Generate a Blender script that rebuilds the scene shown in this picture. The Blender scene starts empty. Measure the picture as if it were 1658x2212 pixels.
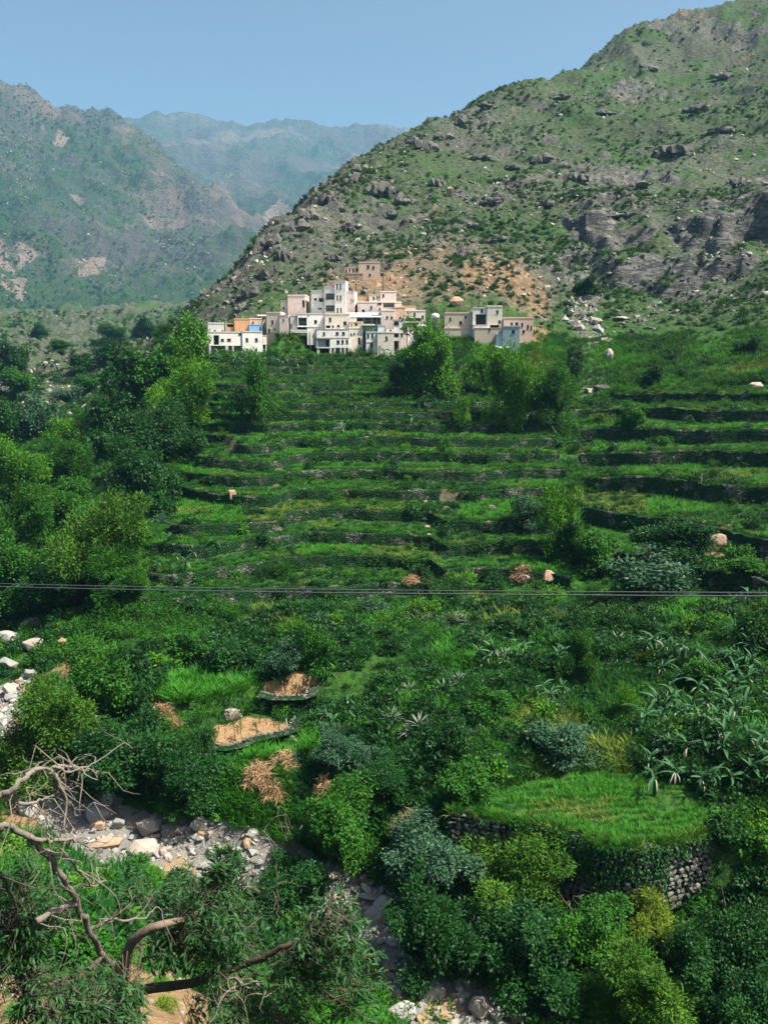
import bpy, bmesh, math, random
import numpy as np
from mathutils import Vector, Matrix, Euler

rng = np.random.default_rng(7)
random.seed(7)
SC = bpy.context.scene
COL = SC.collection
R = math.radians

# ------------------------------------------------------------------ camera
S = 767.0 / 1658.0          # photo units (1658 wide) to render pixels
F = 852.0                   # focal length in render pixels
PITCH = R(9.8)
cam = bpy.data.cameras.new('camera')
cam.sensor_fit = 'VERTICAL'
cam.sensor_height = 24.0
cam.lens = 24.0 * F / 1024.0
cam.clip_start = 0.1
cam.clip_end = 20000
camo = bpy.data.objects.new('camera', cam)
COL.objects.link(camo)
camo.location = (0, 0, 0)
camo.rotation_euler = (R(90) - PITCH, 0, 0)
SC.camera = camo

# ------------------------------------------------------------------ light
SUN_EL, SUN_AZ = R(58), R(105)      # azimuth clockwise from the view direction
world = bpy.data.worlds.new('World')
SC.world = world
world.use_nodes = True
nt = world.node_tree
nt.nodes.clear()
sky = nt.nodes.new('ShaderNodeTexSky')
sky.sky_type = 'NISHITA'
sky.sun_disc = False
sky.sun_elevation = SUN_EL
sky.sun_rotation = SUN_AZ
sky.air_density = 1.0
sky.dust_density = 4.0
sky.ozone_density = 1.4
bg = nt.nodes.new('ShaderNodeBackground')
bg.inputs['Strength'].default_value = 0.066
wo = nt.nodes.new('ShaderNodeOutputWorld')
nt.links.new(sky.outputs[0], bg.inputs['Color'])
nt.links.new(bg.outputs[0], wo.inputs['Surface'])

sun = bpy.data.lights.new('sun', 'SUN')
sun.energy = 5.0
sun.angle = R(0.55)
sun.color = (1.0, 0.94, 0.84)
suno = bpy.data.objects.new('sun', sun)
COL.objects.link(suno)
_d = Vector((math.sin(SUN_AZ) * math.cos(SUN_EL), math.cos(SUN_AZ) * math.cos(SUN_EL), math.sin(SUN_EL)))
suno.rotation_euler = _d.to_track_quat('Z', 'Y').to_euler()
suno.location = _d * 100

SC.view_settings.view_transform = 'Standard'
SC.view_settings.look = 'None'
SC.view_settings.exposure = 1.2
SC.view_settings.gamma = 1.0
SC.view_settings.use_curve_mapping = False
SC.render.film_transparent = False
SC.cycles.use_denoising = True
SC.cycles.max_bounces = 6
SC.cycles.diffuse_bounces = 1
SC.cycles.glossy_bounces = 2
SC.cycles.transmission_bounces = 3
SC.cycles.volume_bounces = 1
SC.cycles.caustics_reflective = False
SC.cycles.caustics_refractive = False
SC.cycles.use_adaptive_sampling = False

# ------------------------------------------------------------------ small helpers
def tag(o, label=None, cat=None, group=None, kind=None):
    if label: o['label'] = label
    if cat: o['category'] = cat
    if group: o['group'] = group
    if kind: o['kind'] = kind
    return o

def link(o, parent=None):
    COL.objects.link(o)
    if parent is not None:
        o.parent = parent
    return o

def mesh_np(name, verts, faces, mats=(), smooth=False, nper=4):
    """verts (n,3); faces (m,nper) int array or list of such arrays; -> mesh"""
    me = bpy.data.meshes.new(name)
    verts = np.ascontiguousarray(verts, dtype=np.float32)
    fl = faces if isinstance(faces, list) else [faces]
    loops = np.concatenate([f.reshape(-1) for f in fl]).astype(np.int32)
    counts = np.concatenate([np.full(len(f), f.shape[1], np.int32) for f in fl])
    starts = np.concatenate([[0], np.cumsum(counts)[:-1]]).astype(np.int32)
    me.vertices.add(len(verts)); me.vertices.foreach_set('co', verts.reshape(-1))
    me.loops.add(len(loops)); me.loops.foreach_set('vertex_index', loops)
    me.polygons.add(len(counts)); me.polygons.foreach_set('loop_start', starts)
    me.polygons.foreach_set('loop_total', counts)
    if smooth:
        me.polygons.foreach_set('use_smooth', np.ones(len(counts), bool))
    for m in mats: me.materials.append(m)
    me.update(calc_edges=True)
    me.validate()
    return me

def add_attr(me, name, arr):
    a = me.attributes.new(name, 'FLOAT', 'POINT')
    a.data.foreach_set('value', np.ascontiguousarray(arr, np.float32))

def empty(name, loc, rz=0.0):
    o = bpy.data.objects.new(name, None)
    COL.objects.link(o)
    o.empty_display_size = 0.3
    o.location = loc
    o.rotation_euler = (0, 0, rz)
    return o

# ------------------------------------------------------------------ noise (numpy)
def _hash(ix, iy, seed):
    n = (ix.astype(np.int64) * 374761393 + iy.astype(np.int64) * 668265263 + seed * 974634777) & 0xFFFFFFFF
    n = ((n ^ (n >> 13)) * 1274126177) & 0xFFFFFFFF
    n = n ^ (n >> 16)
    return (n & 0xFFFFFF) / float(0xFFFFFF)

def vnoise(x, y, seed=0):
    x = np.asarray(x, float); y = np.asarray(y, float)
    ix = np.floor(x); iy = np.floor(y)
    fx = x - ix; fy = y - iy
    ix = ix.astype(np.int64); iy = iy.astype(np.int64)
    fx = fx * fx * fx * (fx * (fx * 6 - 15) + 10); fy = fy * fy * fy * (fy * (fy * 6 - 15) + 10)
    a = _hash(ix, iy, seed); b = _hash(ix + 1, iy, seed)
    c = _hash(ix, iy + 1, seed); d = _hash(ix + 1, iy + 1, seed)
    return (a * (1 - fx) + b * fx) * (1 - fy) + (c * (1 - fx) + d * fx) * fy * 1.0

def fbm(x, y, oct=4, seed=0, gain=0.5):
    """about -1..1"""
    s = 0; a = 1.0; t = 0
    ca, sa = math.cos(0.6), math.sin(0.6)
    for i in range(oct):
        s = s + a * (vnoise(x, y, seed + i * 17) * 2 - 1); t += a
        x, y = (x * ca - y * sa) * 2.03 + 11.3, (x * sa + y * ca) * 2.03 + 5.7
        a *= gain
    return s / t * 1.6

def ridged(x, y, oct=4, seed=0, gain=0.55):
    s = 0; a = 1.0; t = 0
    ca, sa = math.cos(0.7), math.sin(0.7)
    for i in range(oct):
        n = 1 - np.abs(vnoise(x, y, seed + i * 31) * 2 - 1)
        s = s + a * n * n; t += a
        x, y = (x * ca - y * sa) * 2.1 + 3.1, (x * sa + y * ca) * 2.1 + 9.2
        a *= gain
    return s / t

def cells(x, y, seed=0):
    """Worley: distance to nearest feature point and a random value of that cell"""
    ix = np.floor(x).astype(np.int64); iy = np.floor(y).astype(np.int64)
    best = np.full(np.shape(x), 9.0); val = np.zeros(np.shape(x))
    for dx in (-1, 0, 1):
        for dy in (-1, 0, 1):
            cx, cy = ix + dx, iy + dy
            px = cx + _hash(cx, cy, seed); py = cy + _hash(cx, cy, seed + 7)
            d = np.hypot(x - px, y - py)
            m = d < best
            best = np.where(m, d, best); val = np.where(m, _hash(cx, cy, seed + 13), val)
    return best, val

def sstep(a, b, x):
    t = np.clip((x - a) / (b - a), 0, 1)
    return t * t * (3 - 2 * t)

# ------------------------------------------------------------------ photo units <-> space
CP, SP = math.cos(PITCH), math.sin(PITCH)
def ray(u, v):
    """bearing theta (0 = straight ahead, + right) and rise per metre of ground distance"""
    a = (np.asarray(u, float) * S - 383.5) / F
    b = (512.0 - np.asarray(v, float) * S) / F
    dx, dy, dz = a, CP + b * SP, -SP + b * CP
    h = np.hypot(dx, dy)
    return np.arctan2(dx, dy), dz / h

def project(x, y, z):
    x = np.asarray(x, float); y = np.asarray(y, float); z = np.asarray(z, float)
    dep = y * CP - z * SP
    up = y * SP + z * CP
    dep = np.maximum(dep, 1e-3)
    return (x / dep * F + 383.5) / S, (512.0 - up / dep * F) / S

def inpoly(u, v, poly):
    poly = np.asarray(poly, float)
    res = np.zeros(np.shape(u), bool)
    n = len(poly)
    j = n - 1
    for i in range(n):
        xi, yi = poly[i]; xj, yj = poly[j]
        if yi != yj:
            c = ((yi > v) != (yj > v)) & (u < (xj - xi) * (v - yi) / (yj - yi) + xi)
            res ^= c
        j = i
    return res

def polydist(x, y, poly, closed=True):
    """distance to the polygon's outline"""
    poly = np.asarray(poly, float)
    best = np.full(np.shape(x), 1e9)
    n = len(poly)
    for i in range(n if closed else n - 1):
        a = poly[i]; b = poly[(i + 1) % n]
        ab = b - a; L = max(ab @ ab, 1e-9)
        t = np.clip(((x - a[0]) * ab[0] + (y - a[1]) * ab[1]) / L, 0, 1)
        best = np.minimum(best, np.hypot(x - a[0] - t * ab[0], y - a[1] - t * ab[1]))
    return best

def softpoly(u, v, poly, w):
    """1 inside, 0 outside, a ramp w wide centred on the outline"""
    d = polydist(u, v, poly)
    d = np.where(inpoly(u, v, poly), d, -d)
    return sstep(-w, w, d)
# ------------------------------------------------------------------ lie of the land
def controls(spec):
    pts = []
    for k, a, b, c in spec:
        if k == 'z':
            th, t = ray(a, b); pts.append((float(th), math.log(c / t), float(t)))
        elif k == 'r':
            th, t = ray(a, b); pts.append((float(th), math.log(c), float(t)))
        else:
            pts.append((R(a), math.log(b), c / b))
    return np.array(pts)

class Spline:
    def __init__(self, pts, reg=1e-4):
        X = pts[:, :2]; n = len(X)
        d = np.linalg.norm(X[:, None] - X[None], axis=2)
        K = np.where(d > 0, d * d * np.log(np.maximum(d, 1e-9)), 0) + np.eye(n) * reg
        P = np.c_[np.ones(n), X]
        A = np.zeros((n + 3, n + 3)); A[:n, :n] = K; A[:n, n:] = P; A[n:, :n] = P.T
        self.w = np.linalg.solve(A, np.r_[pts[:, 2], 0, 0, 0]); self.X = X
    def __call__(self, th, lr):
        out = self.w[-3] + self.w[-2] * th + self.w[-1] * lr
        for (a, b), w in zip(self.X, self.w):
            d2 = (th - a) ** 2 + (lr - b) ** 2
            out = out + w * 0.5 * d2 * np.log(np.maximum(d2, 1e-12))
        return out

spec = [
 # the bank under the camera
 ('p', -38, 1.2, -1.65), ('p', 0, 1.2, -1.65), ('p', 38, 1.2, -1.65),
 ('p', -38, 5, -5.6), ('p', -15, 5, -5.6), ('p', 5, 5, -5.7), ('p', 38, 5, -5.7),
 ('p', -38, 12, -12.2), ('p', -15, 12, -12.6), ('p', 4, 12, -13.0), ('p', 38, 12, -13.0),
 ('p', 0, 22, -22.4), ('p', 12, 22, -23), ('p', 38, 22, -22),
 ('p', 3, 30, -29.5), ('p', 18, 30, -29.5),
 ('r', 0, 2211, 27), ('r', 430, 2211, 29), ('r', 350, 2100, 34), ('r', 100, 2050, 34), ('r', 0, 1950, 39),
 ('p', -38, 27, -22),
 ('z', 830, 2211, -33.6), ('z', 1250, 2200, -33.9), ('z', 1658, 2180, -33.0), ('p', 38, 40, -31),
 # the stony stream bed
 ('z', 0, 1390, -29), ('z', 20, 1480, -29.6), ('z', 40, 1600, -30.3), ('z', 100, 1740, -31.2), ('z', 300, 1800, -32), ('z', 450, 1850, -32.4),
 ('z', 600, 1890, -32.8), ('z', 750, 1950, -33.1), ('z', 950, 2120, -33.6), ('z', 280, 1900, -31.4), ('p', -38, 60, -29), ('p', -38, 90, -27),
 # lower right, below and behind the field
 ('z', 1240, 1900, -30.8), ('z', 1450, 1940, -31.0), ('z', 1000, 1900, -31), ('z', 1600, 1930, -30.6), ('z', 1650, 2020, -31.6), ('z', 1050, 2020, -32.5), ('z', 1400, 2060, -32.5),
 ('z', 1250, 1760, -27.3), ('z', 1250, 1600, -26.4), ('z', 1620, 1750, -26.6), ('z', 1600, 1550, -25.2), ('z', 900, 1760, -29.2), ('p', 38, 60, -26),
 # gardens
 ('z', 830, 1500, -26), ('z', 830, 1650, -27.8), ('z', 830, 1330, -24.2), ('z', 500, 1500, -26.2), ('z', 500, 1680, -28.4), ('z', 300, 1500, -27.4), ('z', 300, 1650, -29.0),
 ('z', 200, 1400, -26.8), ('z', 350, 1330, -25.2), ('z', 1300, 1330, -23.6), ('z', 1300, 1450, -25), ('z', 1620, 1350, -22.4), ('z', 120, 1560, -29.4),
 # terraced spur
 ('r', 300, 1270, 91), ('r', 600, 1280, 90), ('r', 900, 1280, 90), ('r', 1200, 1280, 90),
 ('r', 360, 1150, 105), ('r', 600, 1150, 104), ('r', 900, 1150, 104), ('r', 1180, 1150, 104),
 ('r', 430, 1000, 131), ('r', 650, 1000, 130), ('r', 900, 1000, 130), ('r', 1150, 1000, 131),
 ('r', 440, 860, 166), ('r', 650, 850, 168), ('r', 900, 850, 168), ('r', 1120, 860, 168),
 ('r', 450, 772, 197), ('r', 600, 772, 198), ('r', 800, 770, 199), ('r', 1000, 765, 201), ('r', 1120, 765, 203),
 # village slope
 ('r', 500, 715, 209), ('r', 650, 700, 211), ('r', 800, 690, 214), ('r', 950, 690, 214), ('r', 1100, 700, 215), ('r', 780, 610, 235), ('r', 650, 630, 228),
 # gully right of the village and the right hand terraces
 ('r', 1200, 690, 226), ('r', 1250, 780, 200), ('r', 1240, 880, 170), ('r', 1280, 960, 143), ('r', 1230, 1060, 122),
 ('r', 1400, 820, 182), ('r', 1600, 820, 176), ('r', 1450, 900, 152), ('r', 1620, 920, 146), ('r', 1420, 1020, 126), ('r', 1620, 1030, 122),
 ('r', 1400, 1150, 104), ('r', 1620, 1150, 101), ('r', 1620, 1260, 88), ('p', 38, 90, -18), ('p', 38, 130, -10), ('p', 38, 180, 4),
 # mountain on the right
 ('r', 1000, 560, 246), ('r', 1150, 620, 236), ('r', 900, 620, 232), ('r', 1400, 680, 228), ('r', 1600, 700, 220), ('r', 1500, 600, 262), ('r', 1300, 590, 266),
 ('r', 700, 560, 252), ('r', 620, 590, 245), ('r', 800, 480, 292), ('r', 1000, 450, 305), ('r', 1250, 430, 318), ('r', 1500, 430, 320),
 ('r', 1000, 330, 400), ('r', 1250, 300, 420), ('r', 1500, 270, 440), ('r', 1640, 350, 380), ('r', 1300, 200, 520), ('r', 1550, 130, 590),
 ('r', 500, 690, 224), ('r', 535, 590, 250), ('r', 575, 498, 287), ('r', 640, 445, 315), ('r', 750, 362, 362), ('r', 830, 322, 390), ('r', 905, 285, 425), ('r', 1060, 205, 505),
 ('r', 1215, 165, 560), ('r', 1290, 105, 630), ('r', 1450, 52, 690), ('r', 1600, 28, 720), ('r', 1660, 5, 735), ('p', 38, 420, 130), ('p', 38, 760, 380), ('p', 38, 270, 50),
 # behind the crest
 ('r', 490, 692, 232), ('r', 522, 640, 238), ('r', 545, 575, 262), ('r', 560, 540, 275), ('p', -13.5, 300, 6), ('p', -10.5, 300, 12), ('p', -10.5, 420, 8), ('p', -9.0, 330, 24), ('p', -6, 430, 62), ('p', -3, 470, 90), ('p', 3, 520, 105), ('p', 9, 600, 150), ('p', 15, 700, 215), ('p', 23, 850, 310),
 ('p', -8, 800, 60), ('p', 8, 900, 150), ('p', 38, 1000, 380), ('p', -15, 800, 50),
 # left flank of the spur and the valley going up
 ('r', 400, 800, 190), ('r', 330, 930, 168), ('r', 300, 1050, 146), ('r', 270, 1150, 122), ('r', 180, 1280, 100), ('r', 250, 830, 230), ('r', 200, 960, 190),
 ('r', 60, 1270, 102), ('r', 50, 1150, 122), ('r', 80, 1010, 168), ('r', 130, 880, 250), ('r', 60, 830, 300), ('r', 380, 740, 300), ('p', -24, 380, 2), ('p', -19, 420, 6), ('p', -15, 330, 6),
 ('p', -38, 140, -20), ('p', -38, 250, 0), ('p', -38, 500, 20), ('p', -15, 500, 14),
]
LAND = Spline(controls(spec))

specB = [
 ('r', 0, 172, 930), ('r', 75, 172, 930), ('r', 130, 182, 920), ('r', 195, 183, 900), ('r', 240, 225, 880), ('r', 320, 278, 850), ('r', 400, 335, 800), ('r', 480, 402, 740), ('r', 560, 468, 680), ('r', 600, 500, 640),
 ('r', 0, 300, 740), ('r', 0, 450, 590), ('r', 0, 600, 470), ('r', 0, 720, 390), ('r', 0, 780, 345), ('r', 150, 350, 720), ('r', 150, 500, 580), ('r', 150, 640, 450), ('r', 150, 740, 375),
 ('r', 300, 400, 700), ('r', 300, 520, 590), ('r', 300, 640, 470), ('r', 300, 730, 385), ('r', 430, 480, 640), ('r', 430, 600, 530), ('r', 430, 700, 410), ('r', 520, 560, 570), ('r', 510, 660, 450),
 ('p', -40, 700, 190), ('p', -40, 950, 350), ('p', -40, 420, 60), ('p', -40, 330, 20), ('p', -8, 600, 90), ('p', -8, 450, 45), ('p', -8, 330, 0), ('p', -25, 320, -12), ('p', -17, 320, -10),
 ('p', -40, 1300, 250), ('p', -25, 1300, 230), ('p', -14, 1150, 150), ('p', -8, 900, 80), ('p', -4, 600, 40), ('p', -4, 1100, 60),
]
KB = 3.2       # the mountains stand well beyond the spur
specB = [(k, a, b, c * KB) if k == 'r' else (k, a, b * KB, c * KB) for k, a, b, c in specB]
LANDB = Spline(controls(specB))
specC = [
 ('r', 200, 262, 3000), ('r', 320, 252, 3000), ('r', 420, 250, 3000), ('r', 500, 252, 3000), ('r', 560, 266, 3000), ('r', 700, 275, 3000), ('r', 770, 268, 3000), ('r', 860, 279, 3050), ('r', 950, 283, 3050),
 ('r', 1150, 290, 3050), ('r', 50, 270, 3000), ('r', 450, 330, 2500), ('r', 600, 330, 2500), ('r', 750, 330, 2500), ('r', 520, 400, 2050), ('r', 620, 400, 2050), ('r', 720, 380, 2050), ('r', 560, 460, 1600), ('r', 650, 460, 1600),
 ('p', -25, 1400, 150), ('p', -10, 1300, 90), ('p', 10, 1300, 90), ('p', -30, 2000, 350), ('p', 15, 2000, 350), ('p', -25, 4000, 560), ('p', -5, 4000, 580), ('p', 15, 4000, 560),
]
KC = 1.75
specC = [(k, a, b, c * KC) if k == 'r' else (k, a, b * KC, c * KC) for k, a, b, c in specC]
LANDC = Spline(controls(specC))

# flat fields: outline in photo units, level, height of the wall in front
FIELD = dict(poly=[(965, 1752), (1030, 1763), (1100, 1774), (1180, 1786), (1245, 1803), (1300, 1822), (1370, 1830), (1440, 1822), (1500, 1805), (1545, 1788), (1560, 1745), (1500, 1700), (1400, 1672), (1250, 1668), (1120, 1690), (1040, 1720)], z=-27.0, h=3.6)
PLOTS = [dict(poly=[(443, 1570), (480, 1548), (530, 1530), (590, 1535), (640, 1545), (625, 1575), (545, 1592), (500, 1610), (450, 1608)], z=-27.2, h=1.2),
         dict(poly=[(562, 1474), (600, 1468), (668, 1480), (662, 1502), (600, 1504), (565, 1496)], z=-26.3, h=1.5),
         dict(poly=[(600, 1462), (640, 1442), (697, 1444), (692, 1468), (622, 1470)], z=-25.6, h=1.0)]
GRASSF = [dict(poly=[(330, 1500), (380, 1465), (450, 1460), (540, 1470), (550, 1490), (500, 1512), (420, 1520), (350, 1520)], z=-26.4, h=1.0),
          dict(poly=[(485, 1625), (560, 1608), (640, 1600), (720, 1610), (700, 1628), (600, 1645), (500, 1645)], z=-27.9, h=0.8)]
for fdef in [FIELD] + PLOTS + GRASSF:
    P = np.array(fdef['poly'], float)
    th, t = ray(P[:, 0], P[:, 1])
    r = fdef['z'] / t
    fdef['xy'] = np.c_[r * np.sin(th), r * np.cos(th)]

CENTRAL = [(430, 770), (560, 768), (860, 766), (1140, 800), (1205, 930), (1235, 1080), (1235, 1300), (290, 1300), (330, 1150), (400, 1000), (425, 880)]
RIGHTT = [(1232, 880), (1290, 862), (1400, 838), (1658, 822), (1900, 818), (1900, 1290), (1240, 1290), (1258, 1050)]
GARDEN = [(150, 1300), (290, 1290), (1240, 1288), (1900, 1285), (1900, 1440), (1500, 1480), (600, 1440), (330, 1450), (180, 1420)]
HT_C, HT_R, HT_G = 1.7, 2.6, 1.15

def riser(f, w):
    """0..1 over one terrace: gentle tread then a steep bank at the back"""
    return np.where(f < 1 - w, f / (1 - w) * 0.10, 0.10 + 0.90 * np.clip((f - (1 - w)) / w, 0, 1))

PADS = []     # (x0, x1 ... ) filled by the houses: cut or fill so that each stands level

def warp_c(x, y):
    u = np.arctan2(x, y)
    w = 0.45 * fbm(x / 24, y / 24, 3, 41) + 0.13 * fbm(x / 7, y / 7, 2, 43)
    w = w + 0.9 * sstep(0.056, 0.072, u) * (1 - sstep(112, 118, np.hypot(x, y)))       # the step in the terraces at the rock stair
    w = w + 0.7 * (1 - sstep(-0.128, -0.108, u)) * sstep(100, 104, np.hypot(x, y)) * (1 - sstep(142, 146, np.hypot(x, y)))
    return w
def warp_r(x, y):
    return 0.9 * fbm(x / 30, y / 30, 3, 61) + 0.25 * fbm(x / 8, y / 8, 2, 63) - 0.012 * (x - 40)

def land(th, r, detail=True):
    """height of the ground; returns a dict of arrays"""
    lr = np.log(r)
    z0 = LAND(th, lr) * r
    x = r * np.sin(th); y = r * np.cos(th)
    u, v = project(x, y, z0)
    # cliff band on the right
    zc = np.zeros_like(z0); cliff = np.zeros_like(z0)
    for q, (r0, a0) in enumerate(((280, 5.5), (289, 6.0), (299, 6.5), (312, 4.5), (345, 4.0), (268, 4.0))):
        rc = r0 + 12 * fbm(th * 8 + q, th * 0, 4, 5 + q) + 7 * fbm(x / 14, y / 14, 3, 6 + q)
        A = a0 * sstep(0.17, 0.25, th) * np.clip(.75 + .9 * fbm(th * 14 + 3 * q, r / 90, 3, 8 + q), .05, 1.4)
        zc = zc + A * (sstep(0, 1, (r - rc) / 3.2) - sstep(0, 1, (r - rc + 30) / 70.0))
        cliff = np.maximum(cliff, np.clip(A / 5, 0, 1) * np.clip(1 - np.abs(r - rc - 1.5) / 4.5, 0, 1))
    # second, lower band
    rc2 = 262 + 10 * fbm(th * 12, th * 0 + 3, 3, 15) + 5 * fbm(x / 12, y / 12, 2, 16)
    A2 = 8 * sstep(0.17, 0.22, th) * (1 - sstep(0.30, 0.36, th)) * vnoise(x / 12, y / 12, 18) * 1.5
    zc += A2 * (sstep(0, 1, (r - rc2) / 6.0) - sstep(0, 1, (r - rc2 + 35) / 80.0))
    cliff = np.maximum(cliff, A2 / 9 * np.clip(1 - np.abs(r - rc2 - 3) / 7, 0, 1))
    z = z0 + zc
    # rocks and roughness of the mountain
    far = sstep(212, 250, r)
    ext = far * np.minimum(r / 330, 1.6)
    crag = sstep(0.0, 1.0, fbm(x / 70, y / 70, 3, 21) + 0.15)                   # where rock comes through
    leftcrag = (1 - sstep(-0.06, 0.06, th)) * sstep(225, 270, r)
    crag = np.maximum(crag, leftcrag * (0.4 + 0.6 * vnoise(x / 20, y / 20, 25)))
    rg = ridged(x / 34, y / 34, 5, 3)
    z = z + ext * (5.5 * (rg - 0.45) + 1.3 * fbm(x / 13, y / 13, 4, 9) + crag * 4.5 * (ridged(x / 15, y / 11, 4, 12) - 0.45))
    blocky = crag * ext
    d, val = cells(x / 5.5, y / 5.5, 77)
    z = z + blocky * 1.9 * (val - 0.35) * sstep(0.55, 0.4, d)
    # gully of pale rock right of the village
    lowl = sstep(-.20, -.26, th) * far
    z = z + lowl * (2.5 * fbm(x / 22, y / 22, 4, 71) + 1.0 * fbm(x / 7, y / 7, 3, 73))
    # near roughness
    nearw = 1 - far
    z = z + nearw * (0.35 * fbm(x / 9, y / 9, 3, 31) + 0.12 * fbm(x / 2.1, y / 2.1, 3, 33))
    # terraces
    wC = softpoly(u, v, CENTRAL, 14.0); wR = softpoly(u, v, RIGHTT, 12.0) * (1 - wC); wG = softpoly(u, v, GARDEN, 14.0) * (1 - wC) * (1 - wR)
    zt = z0 + zc
    sC = (zt + warp_c(x, y)) / HT_C; sR = (zt + warp_r(x, y)) / HT_R; sG = (zt + 0.5 * fbm(x / 20, y / 20, 3, 45)) / HT_G
    tC = (np.floor(sC) + riser(sC - np.floor(sC), 0.17)) * HT_C - warp_c(x, y) * 0.6
    tR = (np.floor(sR) + riser(sR - np.floor(sR), 0.16)) * HT_R - warp_r(x, y) * 0.6
    tG = (np.floor(sG) + riser(sG - np.floor(sG), 0.18)) * HT_G - 0.3 * fbm(x / 20, y / 20, 3, 45)
    rough = 0.10 * fbm(x / 1.7, y / 1.7, 3, 35) + 0.1 * fbm(x / 5, y / 5, 2, 36)
    z = z * (1 - wC - wR - wG) + (tC + rough) * wC + (tR + rough) * wR + (tG + rough) * wG
    fC = sC - np.floor(sC); fR = sR - np.floor(sR)
    ris = wC * (fC > 0.83) + wR * (fR > 0.84)
    # level fields
    for fd in [FIELD] + PLOTS + GRASSF:
        ins = inpoly(x, y, fd['xy'])
        d = polydist(x, y, fd['xy'])
        ins = ins & ((d > .4) | (r > np.hypot(*fd['xy'].mean(0))))
        cx, cy = fd['xy'].mean(0)
        near = ~ins & (d < 14)
        # in front of the field the ground stays below the foot of its wall
        rb = np.full(np.shape(r), 1e9)
        for (px, py) in fd['xy']:
            pass
        front = near & (r < np.hypot(cx, cy) + 0.0) & (d < 9)
        lim = fd['z'] - fd['h'] + 0.0 * d
        z = np.where(front, np.minimum(z, np.where(d < 4, lim, lim + (d - 4) * 0.5)), z)
        back = near & ~front
        z = np.where(back & (d < 4), fd['z'] + (z - fd['z']) * sstep(0, 4, d), z)
        z = np.where(ins, fd['z'] + (.10 if fd is FIELD else .06) * fbm(x / .8, y / .8, 2, 39) + 0.05 * fbm(x / 1.2, y / 1.2, 2, 37), z)
    for (px, py, ca, sa, hx, hy, zb) in PADS:
        lx = (x - px) * ca + (y - py) * sa; ly = -(x - px) * sa + (y - py) * ca
        d = np.hypot(np.maximum(np.abs(lx) - hx, 0), np.maximum(np.abs(ly) - hy, 0))
        z = np.where(d < 3, np.minimum(z, zb + d * 1.2), z)
    return dict(z=z, x=x, y=y, ris=ris, wC=wC, wR=wR, wG=wG, crag=crag * far, cliff=cliff, u=u, v=v, sC=sC, sR=sR)
# ------------------------------------------------------------------ village, as measured (metres follow from the distance)
def za(x, y): return 432 + x * .2931, 540 + y * .2931
def zb_(x, y): return 755.9 + x * .2931, 540 + y * .2931
def zc_(x, y): return 674.9 + x * .1465, 583 + y * .1465
def zd(x, y): return 431.9 + x * .1628, 664 + y * .1628

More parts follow.
